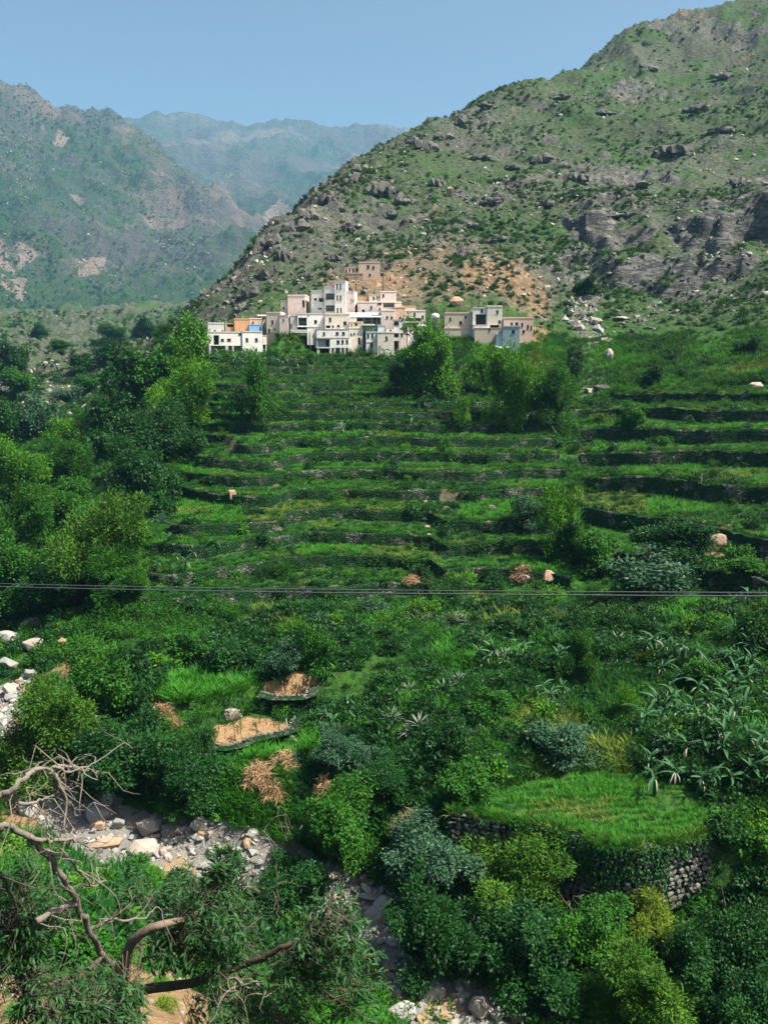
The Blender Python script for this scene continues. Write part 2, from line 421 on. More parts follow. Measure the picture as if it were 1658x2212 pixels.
# blocks: x0,y0,x1,y1, set back, depth, material, foot(m below)   openings: block, x0,y0,x1,y1, kind
HOUSES = [
 dict(name='house', label='long white two storey house over a dark open arcade, leftmost in the village', z=zd, r=201, yaw=6,
      blocks=[(100, 340, 556, 512, 0, 6, 'white', 0), (556, 335, 832, 640, -.25, 6.5, 'white', 3), (832, 380, 886, 496, -.05, 6, 'cream', 0), (110, 216, 332, 338, 1.6, 4.4, 'grey', 0), (112, 512, 552, 640, 3.0, 3.0, 'grey', 3)],
      wins=[(0, 178, 372, 255, 500, 'void'), (0, 276, 420, 318, 450, 'win'), (0, 358, 418, 408, 450, 'win'), (0, 114, 440, 138, 470, 'win'), (3, 190, 300, 220, 336, 'win'), (3, 296, 300, 322, 336, 'win'),
            (1, 602, 410, 638, 456, 'win'), (1, 726, 412, 764, 456, 'win'), (1, 602, 552, 640, 588, 'win'), (1, 732, 552, 760, 634, 'door'), (0, 508, 348, 546, 372, 'vent')],
      cols=[(118, 150, 512, 645), (335, 380, 512, 645), (425, 452, 512, 645), (540, 556, 512, 645), (868, 886, 496, 645)]),
 dict(name='house', label='rust orange mud plastered house behind the parapet of the long white house', z=zd, r=207.8, yaw=4,
      blocks=[(455, 165, 655, 335, 0, 5, 'orange', 3), (350, 222, 455, 335, .5, 4, 'orange', 3)],
      wins=[(1, 360, 226, 446, 262, 'void')], cols=[(300, 318, 195, 330), (338, 352, 190, 330), (620, 632, 150, 180)], posts=[(563, 95, 170)]),
 dict(name='shed', label='small sky blue shed on the roof terrace beside the orange mud house', z=zd, r=207.2, yaw=4,
      blocks=[(650, 240, 824, 338, 0, 3, 'blue', 2)], wins=[(0, 790, 262, 815, 330, 'door')]),
 dict(name='house', label='low pale apricot block just behind the sky blue shed', z=zd, r=211.4, yaw=4,
      blocks=[(655, 160, 826, 300, 0, 3, 'apricot', 3)], wins=[(0, 690, 190, 712, 215, 'win')]),
 dict(name='shelter', label='dark open shelter under a tilted white metal sheet, left of the beige house', z=zd, r=212.5, yaw=5,
      blocks=[(772, 140, 872, 300, 1.5, 2.5, 'grey', 3)], wins=[], cols=[(775, 785, 120, 250), (860, 872, 110, 250)], sheets=[(762, 96, 884, 118, 2.6, 'whitesheet')]),
 dict(name='house', label='beige stone house with a brown stone plinth and a pink lit wing', z=zd, r=209.5, yaw=-12,
      blocks=[(880, 78, 1072, 345, 0, 6, 'beige', 0), (1060, 112, 1182, 335, -.6, 5, 'pinkwhite', 3), (876, 345, 1000, 436, .05, 6, 'mudstone', 3)],  # the wing's pinkish plaster has its sunlit pink painted in
      wins=[(0, 945, 175, 975, 222, 'win'), (0, 900, 286, 930, 336, 'win'), (0, 980, 278, 1000, 305, 'win'), (1, 1102, 156, 1124, 184, 'win'), (0, 1050, 84, 1058, 96, 'win')]),
 dict(name='house', label='grey white house with a big dark green balcony opening on a slab above bare scrub', z=zd, r=208, yaw=3,
      blocks=[(1196, 118, 1292, 300, .5, 5, 'grey', 2), (1292, 95, 1640, 262, 0, 5.5, 'white', 0), (1420, 262, 1640, 330, .1, 5.4, 'white', 3)],
      wins=[(1, 1303, 138, 1416, 246, 'balcony'), (1, 1512, 170, 1552, 214, 'win'), (1, 1430, 100, 1444, 114, 'win'), (0, 1202, 222, 1224, 292, 'door')],
      cols=[(1276, 1290, 330, 500), (1304, 1318, 330, 500), (1456, 1466, 315, 520)], slabs=[(1196, 300, 1420, 345, -1.4, 3.0, 'grey')]),
 dict(name='house', label='windowless pink walled house left of the tall white tower house', z=za, r=215.5, yaw=-10,
      blocks=[(645, 340, 776, 470, 0, 6, 'pinkwhite', 3), (588, 376, 648, 462, 1.0, 5, 'grey', 3)], wins=[(0, 752, 372, 772, 420, 'win'), (1, 604, 420, 616, 436, 'win')]),  # grey left block puts the shaded side face into the plaster colour
 dict(name='tower_house', label='tall white four storey house with a slit windowed stair tower, highest in the village', z=zc_, r=213.5, yaw=-9,
      blocks=[(-32, 315, 172, 690, .8, 6, 'white', 3), (172, 260, 330, 690, 0, 7, 'white', 3), (328, 182, 494, 690, -.5, 4.5, 'white', 3), (494, 316, 610, 600, .6, 5.5, 'pinkwhite', 3)],
      wins=[(0, 14, 414, 50, 448, 'win'), (0, 84, 416, 152, 466, 'win'), (0, 72, 560, 124, 580, 'win'), (1, 190, 350, 322, 440, 'bigwin'), (1, 192, 524, 324, 612, 'bigwin'),
            (2, 354, 210, 378, 290, 'win'), (2, 402, 210, 426, 290, 'win'), (2, 356, 380, 380, 452, 'win'), (2, 404, 380, 428, 452, 'win'), (2, 360, 564, 384, 634, 'win'), (2, 408, 564, 432, 634, 'win'),
            (3, 560, 428, 574, 462, 'win'), (3, 590, 434, 604, 462, 'win')]),
 dict(name='house', label='cream house with two dark openings directly below the white tower house', z=zc_, r=206.8, yaw=-4,
      blocks=[(182, 660, 545, 880, 0, 5, 'cream', 2), (545, 700, 640, 880, .4, 4.5, 'cream', 2), (545, 775, 735, 885, -.8, 3, 'beige', 2)],
      wins=[(0, 240, 706, 274, 768, 'win'), (0, 454, 764, 500, 818, 'win'), (0, 360, 816, 400, 846, 'win'), (0, 196, 822, 262, 862, 'void'), (0, 286, 820, 312, 852, 'win'), (2, 622, 790, 666, 822, 'win'), (2, 570, 800, 586, 850, 'win')]),
 dict(name='house', label='pale house on square columns with a recessed blue balcony at the front of the village', z=zc_, r=200.5, yaw=5,
      blocks=[(60, 882, 528, 1010, 0, 7, 'white', 0), (60, 1010, 256, 1150, 1.7, 5.3, 'bluewash', 0), (256, 1010, 540, 1152, .03, 7, 'white', 0), (300, 1152, 545, 1300, 3.0, 4, 'grey', 3)],
      wins=[(0, 150, 920, 182, 968, 'win'), (0, 340, 920, 382, 960, 'win'), (0, 434, 918, 476, 958, 'win'), (2, 354, 1040, 398, 1090, 'win'), (2, 424, 1036, 458, 1090, 'win'), (2, 490, 1034, 524, 1086, 'win'), (1, 204, 1040, 244, 1140, 'door')],
      cols=[(68, 106, 1150, 1310), (248, 286, 1150, 1300), (312, 340, 1152, 1300), (405, 428, 1152, 1285), (462, 488, 1152, 1240), (522, 545, 1152, 1230), (60, 74, 1010, 1150)],
      slabs=[(56, 1138, 262, 1160, -.1, 3, 'grey'), (56, 1004, 262, 1024, -.1, 2, 'darkgrey')]),
 dict(name='house', label='cream house with a tall dark doorway between the column house and the green shed', z=zc_, r=203, yaw=4,
      blocks=[(535, 868, 738, 1168, 0, 5, 'cream', 3)], wins=[(0, 556, 938, 582, 970, 'win'), (0, 600, 930, 624, 960, 'win'), (0, 668, 1002, 704, 1104, 'door')], cols=[(718, 744, 870, 1170)]),
 dict(name='shed', label='dark green shuttered loggia under a thin sloping cream slab', z=zc_, r=203.4, yaw=3,
      blocks=[(748, 832, 968, 935, 0, 4, 'green', 0), (745, 935, 800, 1170, .8, 3, 'darkgrey', 3)], wins=[], slabs=[(732, 802, 915, 824, -.7, 5, 'cream')]),  # the dark grey block paints the shade of the gap below the loggia
 dict(name='house', label='narrow white house with two dark windows above a pillared doorway', z=zc_, r=200.8, yaw=3,
      blocks=[(790, 930, 952, 1075, 0, 4, 'white', 0), (790, 1075, 850, 1192, .02, 4, 'white', 3), (890, 1075, 952, 1192, .02, 4, 'white', 3), (850, 1075, 890, 1192, 1.2, 2.8, 'darkgrey', 3)],
      wins=[(0, 802, 950, 834, 1002, 'win'), (0, 864, 944, 896, 1008, 'win')]),
 dict(name='house', label='cream house with one small window and a blue washed roof parapet', z=zc_, r=200.2, yaw=2,
      blocks=[(955, 930, 1200, 1190, 0, 5.5, 'cream', 3), (962, 820, 1090, 930, 2.0, 3.4, 'bluewash', 0), (1090, 850, 1190, 930, 1.4, 3.5, 'pinkwhite', 0)],
      wins=[(0, 1072, 984, 1106, 1040, 'win'), (2, 1136, 880, 1166, 928, 'win')]),
 dict(name='house', label='white pillared house with an arched dark window and a deep balcony', z=zc_, r=202.2, yaw=2,
      blocks=[(1192, 750, 1338, 935, 0, 5, 'white', 0), (1192, 935, 1268, 1185, 2.0, 3, 'darkgrey', 3), (1300, 935, 1388, 1182, .4, 4.4, 'pinkwhite', 3)],
      wins=[(0, 1196, 758, 1270, 818, 'arch'), (2, 1300, 952, 1328, 988, 'win'), (1, 1216, 1090, 1256, 1176, 'door')],
      cols=[(1268, 1300, 935, 1188)], slabs=[(1188, 1000, 1280, 1050, -.2, 2.2, 'grey')]),
 dict(name='house', label='pink white house stepped in two storeys with a wide green window band', z=zc_, r=214, yaw=4,
      blocks=[(1000, 326, 1240, 486, .9, 5, 'pinkwhite', 0), (845, 372, 1002, 486, 1.2, 4.6, 'cream', 0), (665, 486, 1312, 640, 0, 6, 'pinkwhite', 3)],
      wins=[(0, 1032, 356, 1062, 398, 'win'), (1, 890, 396, 920, 434, 'win'), (1, 944, 386, 960, 416, 'win'), (1, 978, 386, 992, 416, 'win'), (2, 1040, 490, 1206, 558, 'bigwin'), (2, 958, 488, 1014, 516, 'win'), (2, 850, 534, 878, 578, 'win'),
            (2, 980, 558, 1002, 582, 'win'), (2, 1252, 566, 1286, 614, 'win'), (2, 728, 588, 768, 628, 'win')]),
 dict(name='shed', label='glazed dark green shed under a long pale blue metal roof in mid village', z=zc_, r=209, yaw=3,
      blocks=[(620, 702, 872, 800, 0, 4, 'darkgreen', 2), (872, 684, 1012, 812, .3, 3.6, 'darkgrey', 2)], wins=[(0, 660, 716, 740, 790, 'balcony'), (0, 770, 712, 850, 790, 'balcony'), (1, 890, 700, 940, 800, 'balcony'), (1, 955, 700, 1000, 800, 'balcony')],
      sheets=[(510, 622, 1010, 704, 3.5, 'bluesheet')]),
 dict(name='house', label='tall pink white wall with two small windows right of the glazed green shed', z=zc_, r=210, yaw=4,
      blocks=[(1010, 606, 1212, 765, 0, 4, 'pinkwhite', 3), (1212, 560, 1366, 750, .6, 4.6, 'apricot', 3)], wins=[(0, 1084, 684, 1112, 720, 'win'), (0, 1150, 690, 1180, 722, 'win'), (1, 1282, 694, 1310, 746, 'win')]),
 dict(name='mud_wall', label='ochre mud wall sloping between the tower house and the stepped pink house', z=zc_, r=219, yaw=0,
      blocks=[(612, 398, 850, 560, 0, 2, 'ochre', 4)], wins=[], roof=False),
 dict(name='house', label='flat cream house with a dark glazed strip right of the stepped pink house', z=zc_, r=211.5, yaw=6,
      blocks=[(1330, 536, 1528, 660, 1.2, 5, 'apricot', 2), (1362, 612, 1660, 765, 0, 5, 'cream', 3)], wins=[(1, 1372, 712, 1600, 762, 'balcony'), (1, 1486, 634, 1516, 700, 'door'), (1, 1606, 674, 1636, 720, 'win'), (0, 1390, 585, 1440, 606, 'win')]),
 dict(name='shed', label='black fronted shed with a white panel and a bright sheet roof behind the tallest tree', z=zc_, r=206.5, yaw=3,
      blocks=[(1302, 786, 1560, 900, 1.0, 3, 'black', 0), (1400, 862, 1536, 940, 0, 3, 'white', 3), (1310, 880, 1400, 960, .6, 3, 'black', 3)], wins=[(1, 1486, 872, 1504, 936, 'door')], sheets=[(1548, 798, 1668, 850, 3, 'whitesheet')]),
 dict(name='house', label='low beige stone house beside the white house with the black opening', z=zb_, r=208.5, yaw=2,
      blocks=[(698, 470, 902, 582, 0, 5, 'beige', 0), (690, 582, 902, 640, -.4, 5, 'beige', 3)], wins=[(0, 804, 526, 824, 552, 'win'), (0, 842, 486, 858, 506, 'win'), (0, 730, 500, 744, 522, 'win')]),
 dict(name='house', label='white house with a huge square black opening and a small tower', z=zb_, r=207.5, yaw=4,
      blocks=[(904, 432, 1012, 560, .4, 5, 'white', 0), (1010, 420, 1118, 580, 0, 5, 'cream', 2), (915, 580, 1100, 642, -1.2, 5, 'beige', 3), (904, 556, 1012, 585, -.6, 3, 'white', 2)],
      wins=[(0, 926, 474, 1002, 556, 'void'), (0, 962, 438, 980, 462, 'win'), (1, 1076, 446, 1092, 470, 'win'), (1, 1092, 520, 1108, 542, 'win'), (1, 1030, 554, 1098, 576, 'void'), (2, 1018, 556, 1030, 600, 'win')]),
 dict(name='house', label='salmon pink flat roofed house with a row of small windows, rightmost in the village', z=zb_, r=208, yaw=8,
      blocks=[(1130, 506, 1345, 640, 0, 5, 'pink', 3)], wins=[(0, 1182, 536, 1198, 554, 'win'), (0, 1216, 536, 1238, 556, 'win'), (0, 1260, 538, 1274, 566, 'win'), (0, 1302, 554, 1316, 584, 'win'), (0, 1328, 560, 1338, 590, 'win'), (0, 1268, 592, 1286, 614, 'win')]),
 dict(name='house', label='grey blue block house in front of the salmon pink house', z=zb_, r=203.5, yaw=2,
      blocks=[(1124, 570, 1246, 680, 0, 4, 'greyblue', 3), (1076, 626, 1146, 700, .4, 4, 'bluewash', 3)], wins=[(0, 1190, 592, 1212, 616, 'win')], sheets=[(1062, 684, 1168, 726, 2.2, 'bluesheet')]),
 dict(name='house', label='lone pale house on the brown slope above the village', z=za, r=240, yaw=0,
      blocks=[(1168, 96, 1326, 192, 0, 6, 'beigepink', 2), (1066, 132, 1168, 184, .8, 5, 'beige', 2), (1074, 184, 1200, 262, -1.6, 5, 'mudstone', 3)],
      wins=[(0, 1228, 112, 1246, 138, 'win'), (0, 1268, 120, 1284, 142, 'win'), (0, 1242, 176, 1258, 192, 'win'), (1, 1070, 146, 1084, 166, 'win'), (1, 1096, 140, 1108, 160, 'win'), (1, 1120, 138, 1132, 160, 'win'), (1, 1146, 126, 1164, 156, 'win')]),
]
for hd in HOUSES:
    zf, r0 = hd['z'], hd['r']
    pts = [zf(b[0], b[1]) for b in hd['blocks']] + [zf(b[2], b[3]) for b in hd['blocks']]
    us = [p[0] for p in pts]
    uc = (min(us) + max(us)) / 2
    vb = max(zf(b[2], b[3])[1] for b in hd['blocks'])
    thc, tb = ray(uc, vb)
    thc = float(thc)
    hd['origin'] = Vector((r0 * math.sin(thc), r0 * math.cos(thc), float(tb) * r0))
    hd['rz'] = -thc + R(hd['yaw'])
    cy = math.cos(R(hd['yaw']))
    def loc(x, y, hd=hd, zf=zf, r0=r0, thc=thc, cy=cy):
        u, v = zf(x, y)
        th, t = ray(u, v)
        lx = math.tan(float(th) - thc) * r0
        yaw = R(hd['yaw'])
        # where that bearing meets the yawed front plane
        ld = lx / (cy - math.sin(yaw) * math.tan(float(th) - thc)) if True else lx
        dist = r0 + ld * math.sin(yaw)
        return ld, float(t) * dist / math.cos(float(th) - thc) - hd['origin'].z
    hd['loc'] = loc
    hd['boxes'] = []
    for (x0, y0, x1, y1, dy, dep, mat, foot) in hd['blocks']:
        lx0, lz1a = loc(x0, y0); lx1, lz0a = loc(x1, y1)
        _, lz1b = loc(x1, y0); _, lz0b = loc(x0, y1)
        hd['boxes'].append((lx0, lx1, (lz0a + lz0b) / 2, (lz1a + lz1b) / 2, dy, dep, mat, foot))
        if foot > 0 or True:
            ca, sa = math.cos(hd['rz']), math.sin(hd['rz'])
            mx, my = (lx0 + lx1) / 2, dy + dep / 2
            PADS.append((hd['origin'].x + mx * ca - my * sa, hd['origin'].y + mx * sa + my * ca, ca, sa, (lx1 - lx0) / 2 + .8, dep / 2 + .9, hd['origin'].z + (lz0a + lz0b) / 2 - (0.1 if foot > 0 else 2.2)))
# ------------------------------------------------------------------ materials
MAT = {}
class NG:
    """a little node-graph writer"""
    def __init__(self, name):
        self.m = bpy.data.materials.new(name); self.m.use_nodes = True
        self.t = self.m.node_tree; self.t.nodes.clear()
        self.out = self.n('ShaderNodeOutputMaterial')
    def n(self, typ, **kw):
        nd = self.t.nodes.new(typ)
        for k, v in kw.items(): setattr(nd, k, v)
        return nd
    def l(self, a, b): self.t.links.new(a, b)
    def set(self, sock, v):
        if isinstance(v, bpy.types.NodeSocket): self.l(v, sock)
        elif isinstance(v, (tuple, list)) and len(v) == 3 and sock.type == 'RGBA': sock.default_value = (*v, 1)
        else: sock.default_value = v
    def coord(self, what='Object'): return self.n('ShaderNodeTexCoord').outputs[what]
    def attr(self, name): return self.n('ShaderNodeAttribute', attribute_name=name).outputs['Fac']
    def noise(self, vec, scale, detail=4, rough=.55, out='Fac', dist=0.0):
        nd = self.n('ShaderNodeTexNoise'); self.set(nd.inputs['Vector'], vec)
        nd.inputs['Scale'].default_value = scale; nd.inputs['Detail'].default_value = detail; nd.inputs['Roughness'].default_value = rough; nd.inputs['Distortion'].default_value = dist
        return nd.outputs[out]
    def voro(self, vec, scale, feature='F1', out='Distance'):
        nd = self.n('ShaderNodeTexVoronoi', feature=feature); self.set(nd.inputs['Vector'], vec); nd.inputs['Scale'].default_value = scale
        return nd.outputs[out]
    def mix(self, f, a, b, mode='MIX'):
        nd = self.n('ShaderNodeMix', data_type='RGBA', blend_type=mode)
        self.set(nd.inputs[0], f); self.set(nd.inputs[6], a); self.set(nd.inputs[7], b)
        return nd.outputs[2]
    def math(self, op, a, b=0.0, clamp=False):
        nd = self.n('ShaderNodeMath', operation=op, use_clamp=clamp); self.set(nd.inputs[0], a); self.set(nd.inputs[1], b)
        return nd.outputs[0]
    def ramp(self, f, lo, hi):
        nd = self.n('ShaderNodeMapRange', interpolation_type='SMOOTHSTEP'); self.set(nd.inputs[0], f)
        nd.inputs[1].default_value = lo; nd.inputs[2].default_value = hi
        return nd.outputs[0]
    def bump(self, h, strength=.5, dist=.1, normal=None):
        nd = self.n('ShaderNodeBump'); self.set(nd.inputs['Height'], h); nd.inputs['Strength'].default_value = strength; nd.inputs['Distance'].default_value = dist
        if normal is not None: self.l(normal, nd.inputs['Normal'])
        return nd.outputs[0]
    def rand(self): return self.n('ShaderNodeObjectInfo').outputs['Random']
    def hsv(self, col, h=.5, s=1., v=1.):
        nd = self.n('ShaderNodeHueSaturation'); self.set(nd.inputs['Color'], col); self.set(nd.inputs['Hue'], h); self.set(nd.inputs['Saturation'], s); self.set(nd.inputs['Value'], v)
        return nd.outputs[0]
    def scalevec(self, vec, s):
        nd = self.n('ShaderNodeMapping'); self.set(nd.inputs['Vector'], vec); nd.inputs['Scale'].default_value = s
        return nd.outputs[0]
    def bsdf(self, color, rough=.9, normal=None, spec=.25, metal=0.):
        b = self.n('ShaderNodeBsdfPrincipled')
        self.set(b.inputs['Base Color'], color); self.set(b.inputs['Roughness'], rough); b.inputs['Specular IOR Level'].default_value = spec; b.inputs['Metallic'].default_value = metal
        if normal is not None: self.l(normal, b.inputs['Normal'])
        return b.outputs[0]
    def done(self, shader):
        self.l(shader, self.out.inputs['Surface']); return self.m

def ground_material():
    g = NG('ground'); c = g.coord()
    big = g.noise(c, .035, 5); mid = g.noise(c, .22, 5); fine = g.noise(c, 1.6, 5, .65); grit = g.noise(c, 7., 4, .7)
    rock = g.mix(mid, (.052, .058, .050), (.130, .126, .108)); rock = g.mix(g.ramp(big, .50, .75), rock, (.17, .115, .085)); rock = g.mix(g.math('MULTIPLY', g.ramp(fine, .52, .75), .5), rock, (.24, .215, .19))
    soil = g.mix(fine, (.038, .052, .036), (.095, .105, .072)); soil = g.mix(g.attr('brown'), soil, g.mix(fine, (.11, .082, .046), (.27, .18, .105))); soil = g.mix(g.math('MULTIPLY', g.ramp(grit, .5, .8), .4), soil, (.30, .26, .20))
    grass = g.mix(mid, (.018, .075, .010), (.055, .125, .016)); grass = g.mix(g.ramp(fine, .45, .62), grass, (.012, .050, .010)); grass = g.mix(g.math('MULTIPLY', g.ramp(grit, .5, .75), .4), grass, (.06, .13, .022))
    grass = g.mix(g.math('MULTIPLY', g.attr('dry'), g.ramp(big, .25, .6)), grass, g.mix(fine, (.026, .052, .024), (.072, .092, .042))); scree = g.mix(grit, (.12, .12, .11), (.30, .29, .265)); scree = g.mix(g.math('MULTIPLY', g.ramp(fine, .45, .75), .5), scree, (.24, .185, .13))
    gm = g.math('ADD', g.attr('grass'), g.math('MULTIPLY', g.math('SUBTRACT', g.noise(c, .55, 6, .7), .5), 1.5)); gm = g.ramp(gm, .42, .60)
    rm = g.math('ADD', g.attr('rock'), g.math('MULTIPLY', g.math('SUBTRACT', g.noise(c, .33, 6, .7), .5), 1.2)); rm = g.ramp(rm, .42, .58)
    sm = g.math('ADD', g.attr('scree'), g.math('MULTIPLY', g.math('SUBTRACT', fine, .5), .8)); sm = g.ramp(sm, .42, .58)
    col = g.mix(gm, soil, grass); col = g.mix(rm, col, rock); col = g.mix(sm, col, scree)
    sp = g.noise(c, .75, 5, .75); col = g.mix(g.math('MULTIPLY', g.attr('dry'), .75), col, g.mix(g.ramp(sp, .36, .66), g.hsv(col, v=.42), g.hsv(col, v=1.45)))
    pl = g.mix(fine, (.24, .145, .068), (.44, .285, .15)); pl = g.mix(g.math('MULTIPLY', g.ramp(grit, .45, .65), .6), pl, (.17, .10, .05))
    col = g.mix(g.attr('plot'), col, pl)
    strata = g.noise(g.scalevec(c, (.22, .22, .8)), 1.0, 6, .7, dist=1.2); ck = g.mix(g.ramp(strata, .42, .68), (.045, .052, .050), (.21, .20, .18)); ck = g.mix(g.math('MULTIPLY', g.ramp(fine, .5, .75), .5), ck, (.24, .22, .19))
    cm = g.math('ADD', g.attr('cliff'), g.math('MULTIPLY', g.math('SUBTRACT', mid, .5), .8)); col = g.mix(g.ramp(cm, .35, .55), col, ck)
    wob = g.math('MULTIPLY', g.math('MULTIPLY', strata, g.attr('cliff')), 3.0)
    h = g.math('ADD', g.math('MULTIPLY', fine, 1.0), g.math('MULTIPLY', g.voro(g.scalevec(c, (1, 1, 1)), .55), .9)); h = g.math('ADD', h, g.math('MULTIPLY', grit, .35)); h = g.math('ADD', h, wob)
    nrm = g.bump(h, .8, .55)
    return g.done(g.bsdf(col, .95, nrm, .15))

def mountain_material(name, gcol, rcol, scale, gamount):
    g = NG(name); c = g.coord()
    big = g.noise(c, .006 * scale, 6, .6); mid = g.noise(c, .03 * scale, 6, .65); fine = g.noise(c, .16 * scale, 5, .7)
    rock = g.mix(mid, rcol[0], rcol[1]); rock = g.mix(g.ramp(big, .5, .65), rock, rcol[2])
    vf = g.noise(c, .42 * scale, 5, .75); green = g.mix(fine, gcol[0], gcol[1])
    gm = g.math('ADD', g.attr('grass'), g.math('MULTIPLY', g.math('SUBTRACT', mid, .5), 1.6)); gm = g.math('ADD', gm, g.math('MULTIPLY', g.math('SUBTRACT', fine, .5), 2.2)); gm = g.ramp(gm, gamount, gamount + .2)
    col = g.mix(gm, rock, green)
    col = g.mix(g.ramp(g.math('ADD', g.attr('bare'), g.math('MULTIPLY', g.math('SUBTRACT', mid, .5), 1.2)), .35, .75), col, g.mix(fine, (.15, .115, .095), (.27, .21, .17)))
    col = g.mix(g.ramp(vf, .36, .64), g.hsv(col, v=.40), g.hsv(col, v=1.4))
    h = g.math('ADD', g.math('MULTIPLY', mid, 1.), g.math('MULTIPLY', fine, .8)); h = g.math('ADD', h, g.math('MULTIPLY', vf, .35))
    return g.done(g.bsdf(col, .95, g.bump(h, 1.0, 7.0 / scale), .1))

# ------------------------------------------------------------------ ground sheet
def span(a, b, step): return np.arange(a, b, step)
th_in = np.linspace(R(-28.5), R(28.5), 580)
th_ax = np.r_[np.linspace(R(-38), R(-28.7), 40), th_in, np.linspace(R(28.7), R(38), 40)]
r_ax = np.r_[np.geomspace(1.2, 16, 26), span(16.5, 32, .45), span(32, 70, .28), span(70, 212, .36), span(212, 330, .75), span(330, 540, 1.7), span(540, 800, 2.6), np.geomspace(803, 980, 12)]
TH, RR = np.meshgrid(th_ax, r_ax)
G = land(TH, RR)
ZZ = G['z']; GX, GY = G['x'], G['y']
NR, NT = TH.shape
TG = ZZ / RR
TMAX = np.maximum.accumulate(TG, axis=0)

def column(th):
    j = np.clip(np.searchsorted(th_ax, th) - 1, 0, NT - 2)
    f = float(np.clip((th - th_ax[j]) / (th_ax[j + 1] - th_ax[j]), 0, 1))
    return j, f
def gz(x, y):
    """ground height at a place"""
    th = math.atan2(x, y); r = math.hypot(x, y)
    j, f = column(th)
    i = int(np.clip(np.searchsorted(r_ax, r) - 1, 0, NR - 2)); g = float(np.clip((r - r_ax[i]) / (r_ax[i + 1] - r_ax[i]), 0, 1))
    a = ZZ[i, j] * (1 - f) + ZZ[i, j + 1] * f; b = ZZ[i + 1, j] * (1 - f) + ZZ[i + 1, j + 1] * f
    return float(a * (1 - g) + b * g)
def hit(u, v, rmin=10.0):
    """the place on the ground that shows at photo position (u, v)"""
    th, t = ray(u, v); th = float(th); t = float(t)
    j, f = column(th)
    prof = TG[:, j] * (1 - f) + TG[:, j + 1] * f
    i0 = int(np.searchsorted(r_ax, rmin))
    w = np.nonzero(prof[i0:] >= t)[0]
    if len(w) == 0: return None
    i = i0 + w[0]
    if i > i0:
        a, b = prof[i - 1], prof[i]; r = r_ax[i - 1] + (t - a) / max(b - a, 1e-9) * (r_ax[i] - r_ax[i - 1])
    else: r = r_ax[i]
    return Vector((r * math.sin(th), r * math.cos(th), gz(r * math.sin(th), r * math.cos(th))))
def seen(th, r, margin=0.0):
    j, f = column(th)
    i = int(np.clip(np.searchsorted(r_ax, r), 1, NR - 1))
    return TG[i, j] >= TMAX[i - 1, j] - margin

PU, PV = project(GX, GY, ZZ)
slope = np.zeros_like(ZZ)
dzr = np.gradient(ZZ, axis=0) / np.gradient(RR, axis=0); dzt = np.gradient(ZZ, axis=1) / (np.gradient(TH, axis=1) * RR)
slope = np.hypot(dzr, dzt)
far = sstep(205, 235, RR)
n1 = fbm(GX / 40, GY / 40, 4, 51); n2 = fbm(GX / 11, GY / 11, 4, 53)
BROWN = [(780, 560), (880, 540), (1000, 520), (1120, 560), (1190, 640), (1180, 700), (1100, 690), (960, 690), (850, 640), (740, 640), (700, 600)]
brown = softpoly(PU, PV, BROWN, 30) * far * np.clip(.72 + .7 * fbm(GX / 14, GY / 14, 4, 57), 0, 1)
g_near = 0.95 - 0.60 * G['ris'] - .0 * far
leftlow = sstep(470, 380, PU) * far
g_far = np.clip(0.60 - .02 * leftlow + 0.30 * n1 + 0.22 * n2 - 0.30 * (slope - .5) - .40 * brown + 0.16 * sstep(900, 1400, PU) - .05, 0, 1)
grass = g_near * (1 - far) + g_far * far
rock = (1 - .7 * leftlow) * np.clip(0.85 * G['cliff'] + far * (0.15 + 0.55 * G['crag'] * sstep(.5, 1.1, slope) + .45 * sstep(.9, 1.6, slope)) + .25 * G['ris'], 0, 1)
STREAM = [(-300, 1330), (40, 1330), (110, 1390), (75, 1480), (60, 1560), (80, 1640), (180, 1690), (330, 1755), (480, 1770), (620, 1815), (800, 1890), (960, 1990), (1090, 2140), (1300, 2150), (1320, 2260), (860, 2260), (800, 2080), (640, 1975), (560, 1935), (440, 1900), (330, 1870), (200, 1865), (100, 1790), (-40, 1690), (-300, 1690)]
scree = softpoly(PU, PV, STREAM, 16) * (RR < 84) * (RR > 36)
SCREE2 = [(20, 770), (130, 760), (200, 800), (190, 860), (210, 900), (120, 915), (90, 880), (0, 860), (-60, 840), (-60, 790)]
scree = np.maximum(scree, .40 * softpoly(PU, PV, SCREE2, 30) * (RR > 220))
GULLY = [(1215, 640), (1290, 640), (1300, 720), (1330, 760), (1310, 830), (1270, 880), (1240, 850), (1260, 780), (1230, 720)]
gully = softpoly(PU, PV, GULLY, 14) * (RR > 150)
scree = np.maximum(scree, .48 * gully)
plot = np.zeros_like(ZZ)
for fd in PLOTS:
    plot = np.maximum(plot, sstep(-.15, .25, np.where(inpoly(GX, GY, fd['xy']), 1, -1) * polydist(GX, GY, fd['xy']) - .35))
EARTH = [[(85, 1470), (150, 1405), (195, 1410), (165, 1480)], [(290, 1890), (400, 1850), (440, 1900), (330, 1900)], [(-40, 2130), (80, 2110), (110, 2200), (-40, 2240)], [(270, 2060), (300, 1980), (440, 2040), (450, 2260), (290, 2260)], [(330, 1530), (370, 1520), (390, 1560), (340, 1560)], [(480, 1458), (520, 1452), (530, 1472), (485, 1474)],
         [(-20, 1700), (60, 1680), (100, 1760), (60, 1800), (-20, 1850)], [(870, 2140), (960, 2130), (1010, 2190), (900, 2215)], [(1000, 1760), (1110, 1774), (1240, 1795), (1240, 1806), (1100, 1785)], [(1100, 690), (1190, 720), (1170, 745), (1140, 740)], [(1390, 1170), (1440, 1160), (1440, 1220), (1400, 1225)], [(1525, 1150), (1580, 1130), (1580, 1200), (1520, 1200)]]
for E in EARTH:
    w = softpoly(PU, PV, E, 9)
    plot = np.maximum(plot, .8 * w)
